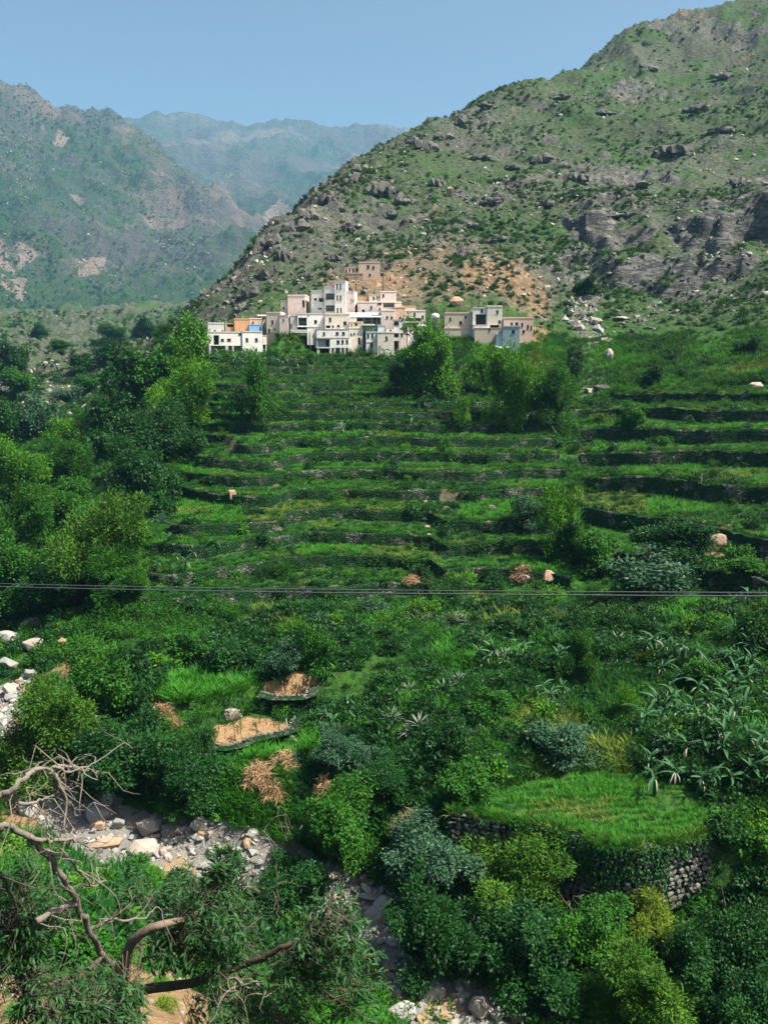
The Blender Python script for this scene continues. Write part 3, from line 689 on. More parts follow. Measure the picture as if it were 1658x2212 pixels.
grass = np.clip(grass - plot, 0, 1)
BANK = [(-100, 1930), (120, 1900), (300, 1940), (500, 2060), (560, 2260), (-100, 2260)]
grass = grass * (1 - .45 * softpoly(PU, PV, BANK, 30))

def grid_faces(nr, ntt):
    i = np.arange(nr - 1)[:, None] * ntt + np.arange(ntt - 1)[None, :]
    return np.stack([i, i + 1, i + ntt + 1, i + ntt], -1).reshape(-1, 4)
me = mesh_np('hillside', np.stack([GX, GY, ZZ], -1).reshape(-1, 3), grid_faces(NR, NT), [ground_material()], smooth=True)
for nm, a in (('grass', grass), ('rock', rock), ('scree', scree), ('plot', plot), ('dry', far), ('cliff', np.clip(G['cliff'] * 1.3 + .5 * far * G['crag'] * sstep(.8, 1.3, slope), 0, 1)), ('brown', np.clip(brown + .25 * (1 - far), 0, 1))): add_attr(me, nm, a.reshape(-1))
hill = link(bpy.data.objects.new('hillside', me))
tag(hill, 'terraced green spur, stream valley and rocky mountain slope on the right', kind='structure')

# ------------------------------------------------------------------ mountains behind
def sheet(name, fn, th0, th1, nth, ra, rough, label, mat, grassfn):
    tha = np.linspace(th0, th1, nth)
    T, Q = np.meshgrid(tha, ra)
    z = fn(T, np.log(Q)) * Q; x = Q * np.sin(T); y = Q * np.cos(T)
    z = z + rough(x, y, Q, T)
    m = mesh_np(name, np.stack([x, y, z], -1).reshape(-1, 3), grid_faces(*T.shape), [mat], smooth=True)
    u, v = project(x, y, z)
    gr, bare = grassfn(x, y, z, u, v)
    add_attr(m, 'grass', gr.reshape(-1)); add_attr(m, 'bare', bare.reshape(-1))
    o = link(bpy.data.objects.new(name, m))
    tag(o, label, kind='structure')
    return o, (tha, ra, z)
def roughB(x, y, q, t):
    x, y, q = x / KB, y / KB, q / KB
    return KB * roughB_(x, y, q, t)
def roughB_(x, y, q, t):
    rg = ridged(x / 95, y / 95, 5, 103)
    return (q / 600) * (-11 + 24 * (ridged((x + y * .5) / 110, (y - x * .3) / 60, 5, 109) - .5) + 9 * (rg - .5) + 5 * fbm(x / 26, y / 26, 4, 105) + 5 * (ridged(x / 22, y / 30, 3, 107) - .5))
BAREB = [[(80, 270), (110, 260), (150, 300), (130, 330)], [(300, 450), (330, 460), (340, 500), (310, 480)], [(320, 510), (400, 540), (400, 580)], [(-10, 520), (40, 510), (90, 550), (30, 600), (-10, 570)], [(160, 560), (230, 555), (220, 590), (170, 600)], [(0, 590), (60, 600), (50, 650), (0, 640)], [(150, 420), (190, 430), (180, 460)]]
def grassB(x, y, z, u, v):
    x, y = x / KB, y / KB
    gr = .52 + .35 * fbm(x / 120, y / 120, 4, 111) + .35 * sstep(520, 720, v)
    b = np.zeros_like(x)
    for E in BAREB: b = np.maximum(b, softpoly(u, v, E, 8) * (.55 + .9 * fbm(x / 12, y / 12, 3, 113)))
    return gr, b
mB = mountain_material('left_mountain', ((.018, .050, .018), (.048, .080, .028)), ((.038, .042, .040), (.115, .105, .092), (.15, .115, .095)), 1.05, .42)
leftm, LB = sheet('mountain', LANDB, R(-40), R(-5), 420, KB * np.r_[span(330, 600, 1.8), span(600, 960, 2.4), np.geomspace(965, 1300, 20)], roughB, 'hazy scrub covered mountain on the left with pale rock patches', mB, grassB)
def roughC(x, y, q, t):
    return KC * roughC_(x / KC, y / KC, q / KC, t)
def roughC_(x, y, q, t):
    rg = ridged(x / 420, y / 900, 5, 203)
    crest = sstep(2480, 2950, q) * (1 - sstep(3350, 3700, q))
    pin = 22 * np.exp(-((t - np.interp(0, [0], [0]) - float(ray(607, 260)[0])) / .013) ** 4) + 27 * np.exp(-((t - float(ray(645, 258)[0])) / .015) ** 4)
    return 110 * (rg - .55) * (1 - .96 * crest) + crest * (pin * (.8 + .3 * fbm(t * 90, t * 0, 3, 7)) + 9 * fbm(t * 60, t * 0, 4, 9) - 10) + 20 * fbm(x / 120, y / 120, 4, 205)
mC = mountain_material('far_mountain', ((.03, .06, .03), (.05, .075, .04)), ((.05, .05, .045), (.11, .10, .09), (.15, .13, .11)), .30, .5)
farm, LC = sheet('far_mountain', LANDC, R(-32), R(20), 420, KC * np.r_[span(1350, 2700, 18), span(2700, 3300, 9), np.geomspace(3310, 4000, 12)], roughC, 'far blue mountain wall with a twin rock summit at the head of the valley', mC,
                 lambda x, y, z, u, v: (.5 + .3 * fbm(x / 300, y / 300, 4, 211), softpoly(u, v, [(560, 470), (605, 430), (650, 470), (640, 500), (560, 500)], 8) * .9))  # pale patch paints the sunlit triangle of the foothill into the colour

# ------------------------------------------------------------------ haze: one closed box of air
def haze_box(x0, x1, y0, y1, z0, z1, dens, colr):
    v = np.array([(x, y, z) for z in (z0, z1) for y in (y0, y1) for x in (x0, x1)], float)
    f = np.array([(0, 2, 3, 1), (4, 5, 7, 6), (0, 1, 5, 4), (2, 6, 7, 3), (0, 4, 6, 2), (1, 3, 7, 5)])
    g = NG('haze_air')
    p = g.n('ShaderNodeVolumePrincipled')
    p.inputs['Color'].default_value = (*colr, 1); p.inputs['Density'].default_value = dens; p.inputs['Anisotropy'].default_value = .0
    g.l(p.outputs[0], g.out.inputs['Volume'])
    g.m.volume_intersection_method if hasattr(g.m, 'volume_intersection_method') else None
    o = link(bpy.data.objects.new('haze', mesh_np('haze', v, f, [g.m])))
    tag(o, 'thin blue haze filling the valley air', kind='stuff')
    return o
zlo = min(float(ZZ.min()), float(LB[2].min()), float(LC[2].min())); zhi = max(float(ZZ.max()), float(LB[2].max()), float(LC[2].max())); print('z range', zlo, zhi)
haze_box(-5000, 3600, -150, 7600, zlo - 1.5, zhi + 12, 0.00009, (.28, .63, .93))
# ------------------------------------------------------------------ village
def plaster(name, col, dirt=(.34, .28, .22), amt=.42):
    g = NG(name); c = g.coord()
    n = g.noise(c, 1.1, 5, .65); st = g.noise(g.scalevec(c, (2.2, 2.2, .22)), 1.6, 5, .7); f = g.noise(c, 9, 3)
    col2 = g.mix(g.math('MULTIPLY', g.ramp(n, .42, .75), amt), col, dirt)
    col2 = g.mix(g.math('MULTIPLY', g.ramp(st, .52, .78), .45), col2, tuple(x * .55 for x in dirt))
    col2 = g.mix(g.math('MULTIPLY', f, .18), col2, (.9, .88, .84))
    return g.done(g.bsdf(col2, .92, g.bump(g.math('ADD', n, f), .35, .06), .15))
WM = dict(white=plaster('white_plaster', (.86, .83, .77)), cream=plaster('cream_plaster', (.78, .71, .59)), grey=plaster('grey_render', (.52, .53, .47)), darkgrey=plaster('dark_render_and_shade', (.16, .16, .14)),  # darkgrey: dark walls, and the shade of gaps and recesses painted in
          orange=plaster('orange_mud', (.52, .26, .10), (.30, .14, .06)), blue=plaster('blue_paint', (.13, .34, .58), (.12, .2, .3), .3), apricot=plaster('apricot_plaster', (.70, .47, .33)),
          beige=plaster('beige_stone', (.64, .52, .39)), pinkwhite=plaster('pink_and_sunlit_plaster', (.82, .66, .58)), mudstone=plaster('brown_stone', (.34, .24, .14)), bluewash=plaster('blue_wash', (.46, .58, .66), (.3, .34, .34), .35),  # pinkwhite: pink houses, and the pink of sunlit walls put into plaster
          green=plaster('green_paint', (.05, .16, .12), (.05, .09, .06), .4), darkgreen=plaster('dark_green_paint', (.035, .10, .085), (.04, .06, .05), .4), ochre=plaster('ochre_mud', (.46, .28, .12), (.3, .17, .08)),
          pink=plaster('salmon_plaster', (.68, .44, .34)), greyblue=plaster('greyblue_render', (.27, .38, .43), (.25, .28, .28), .3), black=plaster('shade_black', (.03, .032, .03), (.05, .045, .04), .3), beigepink=plaster('pale_pink_stone', (.58, .43, .33)))  # black also serves as painted shade inside the open voids
def simple(name, col, rough=.7, spec=.3, metal=0., nscale=6, namt=.3):
    g = NG(name); c = g.coord()
    n = g.noise(c, nscale, 4, .6)
    return g.done(g.bsdf(g.mix(g.math('MULTIPLY', n, namt * 2), col, tuple(x * .45 for x in col)), rough, g.bump(n, .2, .03), spec, metal))
M_GLASS = simple('window_glass', (.020, .026, .028), .12, .5)
M_GLASSG = simple('green_glass', (.03, .075, .07), .15, .5)
M_FRAME = simple('window_frame', (.16, .13, .10), .6)
M_FRAMEW = simple('pale_window_frame', (.45, .44, .40), .6)
M_DOOR = simple('weathered_door', (.05, .055, .045), .6)
M_CONC = simple('pale_concrete', (.62, .60, .55), .9, .1)
M_SHEETB = simple('pale_blue_sheet', (.48, .58, .70), .45, .4)
M_SHEETW = simple('white_sheet', (.78, .78, .74), .5, .3)
M_STEEL = simple('grey_steel', (.20, .21, .20), .5, .4, .4)
M_WOODP = simple('weathered_pole', (.10, .085, .065), .85, .1)

class MB:
    def __init__(self): self.v = []; self.f = []
    def quad(self, a, b, c, d):
        n = len(self.v); self.v += [a, b, c, d]; self.f.append((n, n + 1, n + 2, n + 3))
    def box(self, x0, x1, y0, y1, z0, z1):
        n = len(self.v)
        self.v += [(x, y, z) for z in (z0, z1) for y in (y0, y1) for x in (x0, x1)]
        self.f += [tuple(n + k for k in q) for q in ((0, 2, 3, 1), (4, 5, 7, 6), (0, 1, 5, 4), (2, 6, 7, 3), (0, 4, 6, 2), (1, 3, 7, 5))]
    def tube(self, pts, radii, n=6, cap=True):
        pts = [Vector(p) for p in pts]; base = len(self.v)
        up = Vector((0, 0, 1)); prev = None
        for i, p in enumerate(pts):
            d = (pts[min(i + 1, len(pts) - 1)] - pts[max(i - 1, 0)]).normalized()
            if prev is None:
                a = d.orthogonal().normalized()
            else:
                a = (prev - d * prev.dot(d)); a = a.normalized() if a.length > 1e-6 else d.orthogonal().normalized()
            prev = a; b = d.cross(a)
            for k in range(n):
                t = 2 * math.pi * k / n
                self.v.append(tuple(p + (a * math.cos(t) + b * math.sin(t)) * radii[i]))
        for i in range(len(pts) - 1):
            for k in range(n):
                k2 = (k + 1) % n
                self.f.append((base + i * n + k, base + i * n + k2, base + (i + 1) * n + k2, base + (i + 1) * n + k))
        if cap:
            self.f.append(tuple(base + (len(pts) - 1) * n + k for k in range(n)))
            self.f.append(tuple(base + n - 1 - k for k in range(n)))
    def build(self, name, mat, parent=None, smooth=False):
        me = bpy.data.meshes.new(name); me.from_pydata(self.v, [], self.f); me.materials.append(mat)
        if smooth: me.polygons.foreach_set('use_smooth', np.ones(len(me.polygons), bool))
        me.validate(); me.update()
        return link(bpy.data.objects.new(name, me), parent)

def wall_mesh(box, ops, foot):
    x0, x1, z0, z1, y, dep = box
    z0 -= foot
    m = MB()
    xs = sorted({x0, x1, *[o[0] for o in ops], *[o[1] for o in ops]}); zs = sorted({z0, z1, *[o[2] for o in ops], *[o[3] for o in ops]})
    for a, b in zip(xs, xs[1:]):
        for c, d in zip(zs, zs[1:]):
            mx, mz = (a + b) / 2, (c + d) / 2
            if any(o[0] < mx < o[1] and o[2] < mz < o[3] for o in ops): continue
            m.quad((a, y, c), (b, y, c), (b, y, d), (a, y, d))
    for (a, b, c, d, t, arch) in ops:
        e = y + t
        m.quad((a, y, c), (a, y, d), (a, e, d), (a, e, c)); m.quad((b, y, c), (b, e, c), (b, e, d), (b, y, d))
        m.quad((a, y, d), (b, y, d), (b, e, d), (a, e, d)); m.quad((a, y, c), (a, e, c), (b, e, c), (b, y, c))
        m.quad((a, e, c), (b, e, c), (b, e, d), (a, e, d))
        if arch:
            for k in range(10):
                p0, p1 = math.pi * k / 10, math.pi * (k + 1) / 10
                r_ = (b - a) / 2; cx = (a + b) / 2; zz = d - min(r_, (d - c) * .6)
                h_ = d - zz
                q0 = (cx - r_ * math.cos(p0), zz + h_ * math.sin(p0)); q1 = (cx - r_ * math.cos(p1), zz + h_ * math.sin(p1))
                m.quad((q0[0], y + .02, q0[1]), (q1[0], y + .02, q1[1]), (q1[0], y + .02, d), (q0[0], y + .02, d))
    Y = y + dep
    m.quad((x0, Y, z0), (x0, Y, z1), (x1, Y, z1), (x1, Y, z0)); m.quad((x0, y, z0), (x0, y, z1), (x0, Y, z1), (x0, Y, z0))
    m.quad((x1, y, z0), (x1, Y, z0), (x1, Y, z1), (x1, y, z1)); m.quad((x0, y, z1), (x1, y, z1), (x1, Y, z1), (x0, Y, z1))
    m.quad((x0, y, z0), (x0, Y, z0), (x1, Y, z0), (x1, y, z0))
    return m

def corrugated(x0, x1, y0, y1, z0, z1, mat, parent):
    m = MB(); n = max(8, int((x1 - x0) / .18))
    for k in range(n + 1):
        x = x0 + (x1 - x0) * k / n; o = .03 * (k % 2)
        m.v += [(x, y0, z0 + o), (x, y1, z1 + o), (x, y1, z1 + o - .05), (x, y0, z0 + o - .05)]
    for k in range(n):
        b = k * 4
        for j in range(4):
            j2 = (j + 1) % 4
            m.f.append((b + j, b + 4 + j, b + 4 + j2, b + j2))
    m.f.append((0, 1, 2, 3)); m.f.append((n * 4, n * 4 + 3, n * 4 + 2, n * 4 + 1))
    return m.build('roof_sheet', mat, parent)

def build_house(hd):
    root = empty(hd['name'], hd['origin'], hd['rz'])
    tag(root, hd['label'], {'house': 'house', 'tower_house': 'house', 'shed': 'shed', 'shelter': 'shelter', 'mud_wall': 'wall'}[hd['name']], 'buildings of the hill village', 'thing')
    loc = hd['loc']
    for bi, (lx0, lx1, z0, z1, dy, dep, mat, foot) in enumerate(hd['boxes']):
        ops = []; later = []
        for (b, a0, b0, a1, b1, kind) in hd['wins']:
            if b != bi: continue
            ax, azt = loc(a0, b0); bx, azb = loc(a1, b1)
            ax = max(ax, lx0 + .06); bx = min(bx, lx1 - .06); azt = min(azt, z1 - .06); azb = max(azb, z0 + .04)
            t = {'win': .32, 'bigwin': .3, 'void': 2.2, 'balcony': 1.3, 'door': .35, 'vent': .3, 'arch': .9}[kind]
            t = min(t, dep - .4)
            if bx - ax < .1 or azt - azb < .1: continue
            ops.append((ax, bx, azb, azt, t, kind == 'arch')); later.append((ax, bx, azb, azt, t, kind))
        w = wall_mesh((lx0, lx1, z0, z1, dy, dep), ops, foot).build('wall', WM[mat], root)
        if hd.get('roof', True):
            m = MB(); m.box(lx0 - .07, lx1 + .07, dy - .07, dy + dep + .03, z1 + .003, z1 + .13)
            # low kerb round the roof edge, open in the middle
            if z1 - z0 > 2.0 and lx1 - lx0 > 2.2:
                m.box(lx0, lx0 + .18, dy, dy + dep, z1 + .133, z1 + .34); m.box(lx1 - .18, lx1, dy, dy + dep, z1 + .133, z1 + .34)
                m.box(lx0 + .183, lx1 - .183, dy, dy + .18, z1 + .133, z1 + .30)
            m.build('roof', WM[mat] if mat not in ('white',) else M_CONC, root)
        for (ax, bx, zb2, zt2, t, kind) in later:
            y = dy
            if kind in ('win', 'bigwin', 'arch', 'vent'):
                f = MB(); fw = .07; yy = y + t * .45
                big = kind == 'bigwin'
                f.box(ax + .005, ax + fw, yy, yy + .07, zb2 + .005, zt2 - .005); f.box(bx - fw, bx - .005, yy, yy + .07, zb2 + .005, zt2 - .005)
                f.box(ax + fw + .002, bx - fw - .002, yy, yy + .07, zb2 + .005, zb2 + fw); f.box(ax + fw + .002, bx - fw - .002, yy, yy + .07, zt2 - fw, zt2 - .005)
                nb = max(1, round((bx - ax) / .75)) if not big else max(3, round((bx - ax) / .55))
                for k in range(1, nb):
                    xx = ax + (bx - ax) * k / nb; f.box(xx - .025, xx + .025, yy + .01, yy + .06, zb2 + fw + .002, zt2 - fw - .002)
                if big:
                    zz = (zb2 + zt2) / 2 + .15; f.box(ax + fw + .002, bx - fw - .002, yy + .015, yy + .055, zz - .02, zz + .02)
                # sill
                f.box(ax - .06, bx + .06, y - .07, y + .03, zb2 - .09, zb2 - .004)
                wnd = f.build('window', M_FRAMEW if big else M_FRAME, root)
                p = MB(); p.box(ax + .03, bx - .03, yy + .075, yy + .095, zb2 + .03, zt2 - .03); p.build('pane', M_GLASSG if big else M_GLASS, wnd)
            elif kind == 'door':
                d = MB(); d.box(ax + .01, bx - .01, y + t * .6, y + t * .6 + .06, zb2 + .01, zt2 - .01)
                dd = d.build('door', M_DOOR, root)
                h = MB(); h.box(bx - .17, bx - .11, y + t * .6 - .05, y + t * .6 - .003, zb2 + .9, zb2 + 1.05); h.build('handle', M_STEEL, dd)
            elif kind == 'balcony':
                rl = MB(); hh = min(.9, (zt2 - zb2) * .45)
                rl.box(ax + .01, bx - .01, y + .06, y + .10, zb2 + hh, zb2 + hh + .05)
                n = max(3, int((bx - ax) / .3))
                for k in range(n + 1):
                    xx = ax + .03 + (bx - ax - .06) * k / n; rl.box(xx - .015, xx + .015, y + .065, y + .095, zb2 + .01, zb2 + hh - .002)
                rl.build('railing', M_STEEL, root)
                p = MB(); p.box(ax + .02, bx - .02, y + t - .08, y + t - .04, zb2 + .02, zt2 - .02); p.build('glazed_front', M_GLASSG, root)
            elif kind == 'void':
                p = MB(); p.box(ax + .02, bx - .02, y + t - .08, y + t - .04, zb2 + .02, zt2 - .02); p.build('interior_shade_panel', WM['black'], root)  # added black panel: the shade deep inside the opening, put into colour
    for (a0, a1, b0, b1) in hd.get('cols', []):
        x0, zt_ = loc(a0, b0); x1, zb__ = loc(a1, b1)
        m = MB(); m.box(x0 + .004, x1 - .004, .02, .02 + max(.22, min(.45, x1 - x0)), zb__ - 1.6, zt_ - .01)
        m.build('column', M_CONC, root)
    for (a0, b0, a1, b1, dy, dep, mat) in hd.get('slabs', []):
        x0, zt_ = loc(a0, b0); x1, zb__ = loc(a1, b1)
        m = MB(); m.box(x0, x1, dy, dy + dep, zb__, zt_); m.build('slab', WM[mat], root)
    for (a0, b0, a1, b1, dep, mat) in hd.get('sheets', []):
        x0, zt_ = loc(a0, b0); x1, zb__ = loc(a1, b1)
        corrugated(x0, x1, -.7, -.7 + dep, zb__ + .02, zt_, M_SHEETB if mat == 'bluesheet' else M_SHEETW, root)
    for (a, b0, b1) in hd.get('posts', []):
        x, zt_ = loc(a, b0); _, zb__ = loc(a, b1)
        m = MB(); m.tube([(x, 1.0, zb__ - .3), (x, 1.0, zt_)], [.06, .05]); m.build('pole', M_CONC, root)
    return root
for hd in HOUSES: build_house(hd)

# white water tank on a roof terrace
def at_r(u, v, r):
    th, t = ray(u, v); return Vector((r * math.sin(th), r * math.cos(th), float(t) * r))
p = at_r(*zb_(626, 520), 209.5)
tk = empty('water_tank', (p.x, p.y, p.z)); tag(tk, 'round white water tank on the roof beyond the flat cream house', 'water tank')
m = MB(); m.tube([(0, 0, .45), (0, 0, .55), (0, 0, 1.2), (0, 0, 1.45), (0, 0, 1.6), (0, 0, 1.68)], [.9, .98, .98, .8, .45, .15], 16); m.build('tank_body', M_SHEETW, tk, True)
m = MB()
for a in range(4): m.box(.6 * math.cos(a * 1.57 + .78) - .07, .6 * math.cos(a * 1.57 + .78) + .07, .6 * math.sin(a * 1.57 + .78) - .07, .6 * math.sin(a * 1.57 + .78) + .07, -3.5, .46)
m.build('stand', M_STEEL, tk)

def pole(u, v0, v1, r, label):
    b = at_r(u, v1, r); tp = at_r(u, v0, r)
    g = gz(b.x, b.y)
    e = empty('utility_pole', (b.x, b.y, min(g, b.z)), random.uniform(-.5, .5)); tag(e, label, 'utility pole', 'poles of the village power line')
    h = tp.z - min(g, b.z)
    m = MB(); m.tube([(0, 0, -.4), (0, 0, h * .5), (0, 0, h)], [.13, .115, .09], 8); m.build('pole', M_WOODP, e)
    m = MB(); m.box(-.75, .75, -.16, -.09, h - .55, h - .43); m.build('crossarm', M_WOODP, e)
    for x in (-.65, 0, .65):
        m = MB(); m.tube([(x, -.125, h - .43), (x, -.125, h - .3), (x, -.125, h - .27)], [.03, .055, .02], 6); m.build('insulator', M_SHEETW, e)
pole(782, 541, 572, 247, 'tall dark pole on the slope above the lone pale house')
pole(768, 596, 630, 224, 'short dark pole behind the stair tower of the white tower house')
pole(827, 583, 634, 222, 'dark pole rising behind the stepped pink house')
pole(1034, 624, 668, 214, 'dark pole behind the white house with the huge black opening')
pole(1019, 643, 668, 213, 'shorter dark pole just left of the pole behind the black opening')
# ------------------------------------------------------------------ dry stone walls
def stone_wall_material(name, dark=False):
    g = NG(name); c = g.coord()
    k = .7 if dark else 1.
    d = g.voro(g.scalevec(c, (1, 1, 1.5)), 2.3); e = g.voro(g.scalevec(c, (1, 1, 1.5)), 2.3, 'DISTANCE_TO_EDGE'); cc = g.voro(g.scalevec(c, (1, 1, 1.5)), 2.3, out='Color')
    sep = g.n('ShaderNodeSeparateColor'); g.l(cc, sep.inputs[0])
    col = g.mix(sep.outputs[0], (.045 * k, .05 * k, .042 * k), (.21 * k, .205 * k, .17 * k))
    col = g.mix(g.ramp(e, .09, .0), col, (.02, .024, .016))
    moss = g.noise(c, .5, 5, .7)
    col = g.mix(g.ramp(moss, .33, .52), col, (.012, .045, .012))
    return g.done(g.bsdf(col, .95, g.bump(g.math('SUBTRACT', g.ramp(e, 0, .12), g.math('MULTIPLY', d, .4)), .9, .18), .1))
M_WALL = stone_wall_material('dry_stone')
def ordinal(n):
    w = ['first', 'second', 'third', 'fourth', 'fifth', 'sixth', 'seventh', 'eighth', 'ninth', 'tenth', 'eleventh', 'twelfth', 'thirteenth', 'fourteenth', 'fifteenth', 'sixteenth', 'seventeenth', 'eighteenth', 'nineteenth', 'twentieth']
    if n <= 20: return w[n - 1]
    t = {2: 'twenty', 3: 'thirty', 4: 'forty', 5: 'fifty', 6: 'sixty', 7: 'seventy', 8: 'eighty', 9: 'ninety'}[n // 10]
    return (t + '-' + w[n % 10 - 1]) if n % 10 else t[:-1] + 'ieth'
RUNS = []
def zone_walls(sarr, w, fl, zone, h):
    k0, k1 = int(np.floor(sarr[w > .6].min())), int(np.floor(sarr[w > .6].max()))
    for k in range(k0, k1 + 1):
        pts = []
        for j in range(40, NT - 40, 2):
            col = sarr[:, j]; ok = w[:, j] > .62
            c = np.nonzero(ok[1:] & (col[1:] >= k + fl) & (col[:-1] < k + fl))[0]
            if len(c) == 0: pts.append(None); continue
            i = c[0]
            f = (k + fl - col[i]) / max(col[i + 1] - col[i], 1e-6)
            r = r_ax[i] + f * (r_ax[i + 1] - r_ax[i])
            i2 = i
            while i2 < NR - 2 and sarr[i2, j] < k + 1.0: i2 += 1
            pts.append((j, r, float(ZZ[max(i - 2, 0), j]), float(ZZ[i2, j]), r_ax[i2] - r))
        run = []
        def flush():
            if len(run) >= 8 and (run[-1][0] - run[0][0]) * 0.0017 * run[0][1] > 3.5: RUNS.append((zone, k, list(run)))
            run.clear()
        for p in pts:
            if p is None: flush(); continue
            if run and abs(p[1] - run[-1][1]) > 1.6: flush()
            run.append(p)
        flush()
zone_walls(G['sC'], G['wC'], .84, 'central', HT_C)
zone_walls(G['sR'], G['wR'], .85, 'right', HT_R)
def smooth1(a, n):
    a = np.asarray(a, float)
    if len(a) < n: return a
    return np.convolve(np.pad(a, n // 2, mode='edge'), np.ones(n) / n, 'valid')
def wall_of(run):
    th = np.array([th_ax[p[0]] for p in run]); r = smooth1([p[1] for p in run], 5) - .10
    zb = smooth1([p[2] for p in run], 5) - .35; zt = smooth1([p[3] for p in run], 5) + .06; gap = np.clip(smooth1([p[4] for p in run], 5) + .5, .4, 2.2)
    nrow = 7; V = []
    n = len(th)
    for q in range(nrow + 1):
        f = q / nrow
        rr = r + .28 * f
        x, y, z = rr * np.sin(th), rr * np.cos(th), zb + (zt - zb) * f
        _, val = cells(th * r * 2.2, z * 2.8 + 40, 5)
        rr = rr - .16 * (val - .4) * (1 if 0 < q else .3)
        V.append(np.stack([rr * np.sin(th), rr * np.cos(th), z + (.10 * fbm(th * r * 1.3, z * 0, 2, 8) if q == nrow else 0)], -1))
    rr = r + .28 + gap
    V.append(np.stack([rr * np.sin(th), rr * np.cos(th), zt - .25], -1))
    return np.concatenate(V), grid_faces(nrow + 2, n)
lv = {}
for zn in ('central', 'right'):
    ks = sorted({k for z_, k, _ in RUNS if z_ == zn}, reverse=True)
    for i, k in enumerate(ks): lv[(zn, k)] = i + 1
keyed = {}
for zn, k, run in RUNS: keyed.setdefault((zn, k), []).append(run)
for (zn, k), runs in keyed.items():
    runs.sort(key=lambda q: q[0][0])
    for i, run in enumerate(runs):
        if not any(seen(th_ax[p[0]], p[1], .004) for p in run[::3]): continue
        V, Fc = wall_of(run)
        o = link(bpy.data.objects.new('terrace_wall', mesh_np('terrace_wall', V, Fc, [M_WALL])))
        where = 'below the village' if zn == 'central' else 'right of the gully'
        lab = f'dry stone terrace wall {where}, {ordinal(lv[(zn, k)])} from the top'
        if len(runs) > 1: lab += f', {ordinal(i + 1)} stretch from the left'
        tag(o, lab, 'terrace wall', 'dry stone walls of the terraces', 'thing')

# stones, shared shapes
def hull_stone(seed, n=16, sq=(1, 1, 1), boxy=.5):
    rs = np.random.default_rng(seed)
    p = rs.normal(size=(n, 3)); p /= np.linalg.norm(p, axis=1)[:, None]
    m = np.abs(p).max(1)[:, None]
    p = p * (1 - boxy) + p / m * .8 * boxy
    p *= rs.uniform(.85, 1.1, (n, 1)) * np.array(sq) * .5
    bm = bmesh.new()
    for q in p: bm.verts.new(q)
    r_ = bmesh.ops.convex_hull(bm, input=bm.verts)
    bmesh.ops.delete(bm, geom=[g for g in r_['geom_interior'] if isinstance(g, bmesh.types.BMVert)], context='VERTS')
    return bm
def stone_mat(name, a, b, c, green=0.):
    g = NG(name); co = g.coord('Object'); rnd = g.rand()
    n = g.noise(co, 3.5, 5, .65); n2 = g.noise(co, 14, 4, .7)
    col = g.mix(rnd, a, b); col = g.mix(g.math('MULTIPLY', g.ramp(n, .45, .7), .7), col, c); col = g.mix(g.math('MULTIPLY', n2, .3), col, (.10, .09, .075))
    if green: col = g.mix(g.math('MULTIPLY', g.ramp(n, .5, .62), green), col, (.05, .09, .035))
    return g.done(g.bsdf(col, .9, g.bump(g.math('ADD', n, n2), .6, .08), .2))
M_BOULDER = stone_mat('grey_boulder', (.25, .26, .25), (.45, .44, .40), (.34, .28, .24))
M_TAN = stone_mat('tan_boulder', (.40, .25, .15), (.42, .30, .21), (.28, .15, .09))
M_PALE = stone_mat('pale_rock', (.36, .32, .27), (.46, .37, .31), (.25, .21, .17))
M_WSTONE = stone_mat('wall_stone', (.09, .095, .085), (.27, .26, .23), (.15, .145, .12), .75)
M_DARKROCK = stone_mat('dark_rock', (.075, .08, .075), (.15, .145, .13), (.20, .17, .15))
def stone_mesh(name, seed, mat, n=16, sq=(1, 1, 1), boxy=.5, bev=0.0, smooth=False):
    bm = hull_stone(seed, n, sq, boxy)
    if bev: bmesh.ops.bevel(bm, geom=list(bm.edges), offset=bev, segments=1, affect='EDGES', clamp_overlap=True)
    me = bpy.data.meshes.new(name); bm.to_mesh(me); bm.free(); me.materials.append(mat)
    if smooth: me.polygons.foreach_set('use_smooth', np.ones(len(me.polygons), bool))
    return me
WSTONES = [stone_mesh('stone', 100 + i, M_WSTONE, 14, (1, .9, .8), .75) for i in range(6)]
BOULDERS = [stone_mesh('boulder', 200 + i, M_BOULDER, 22, (1, .85, .75), .4, .03) for i in range(8)]

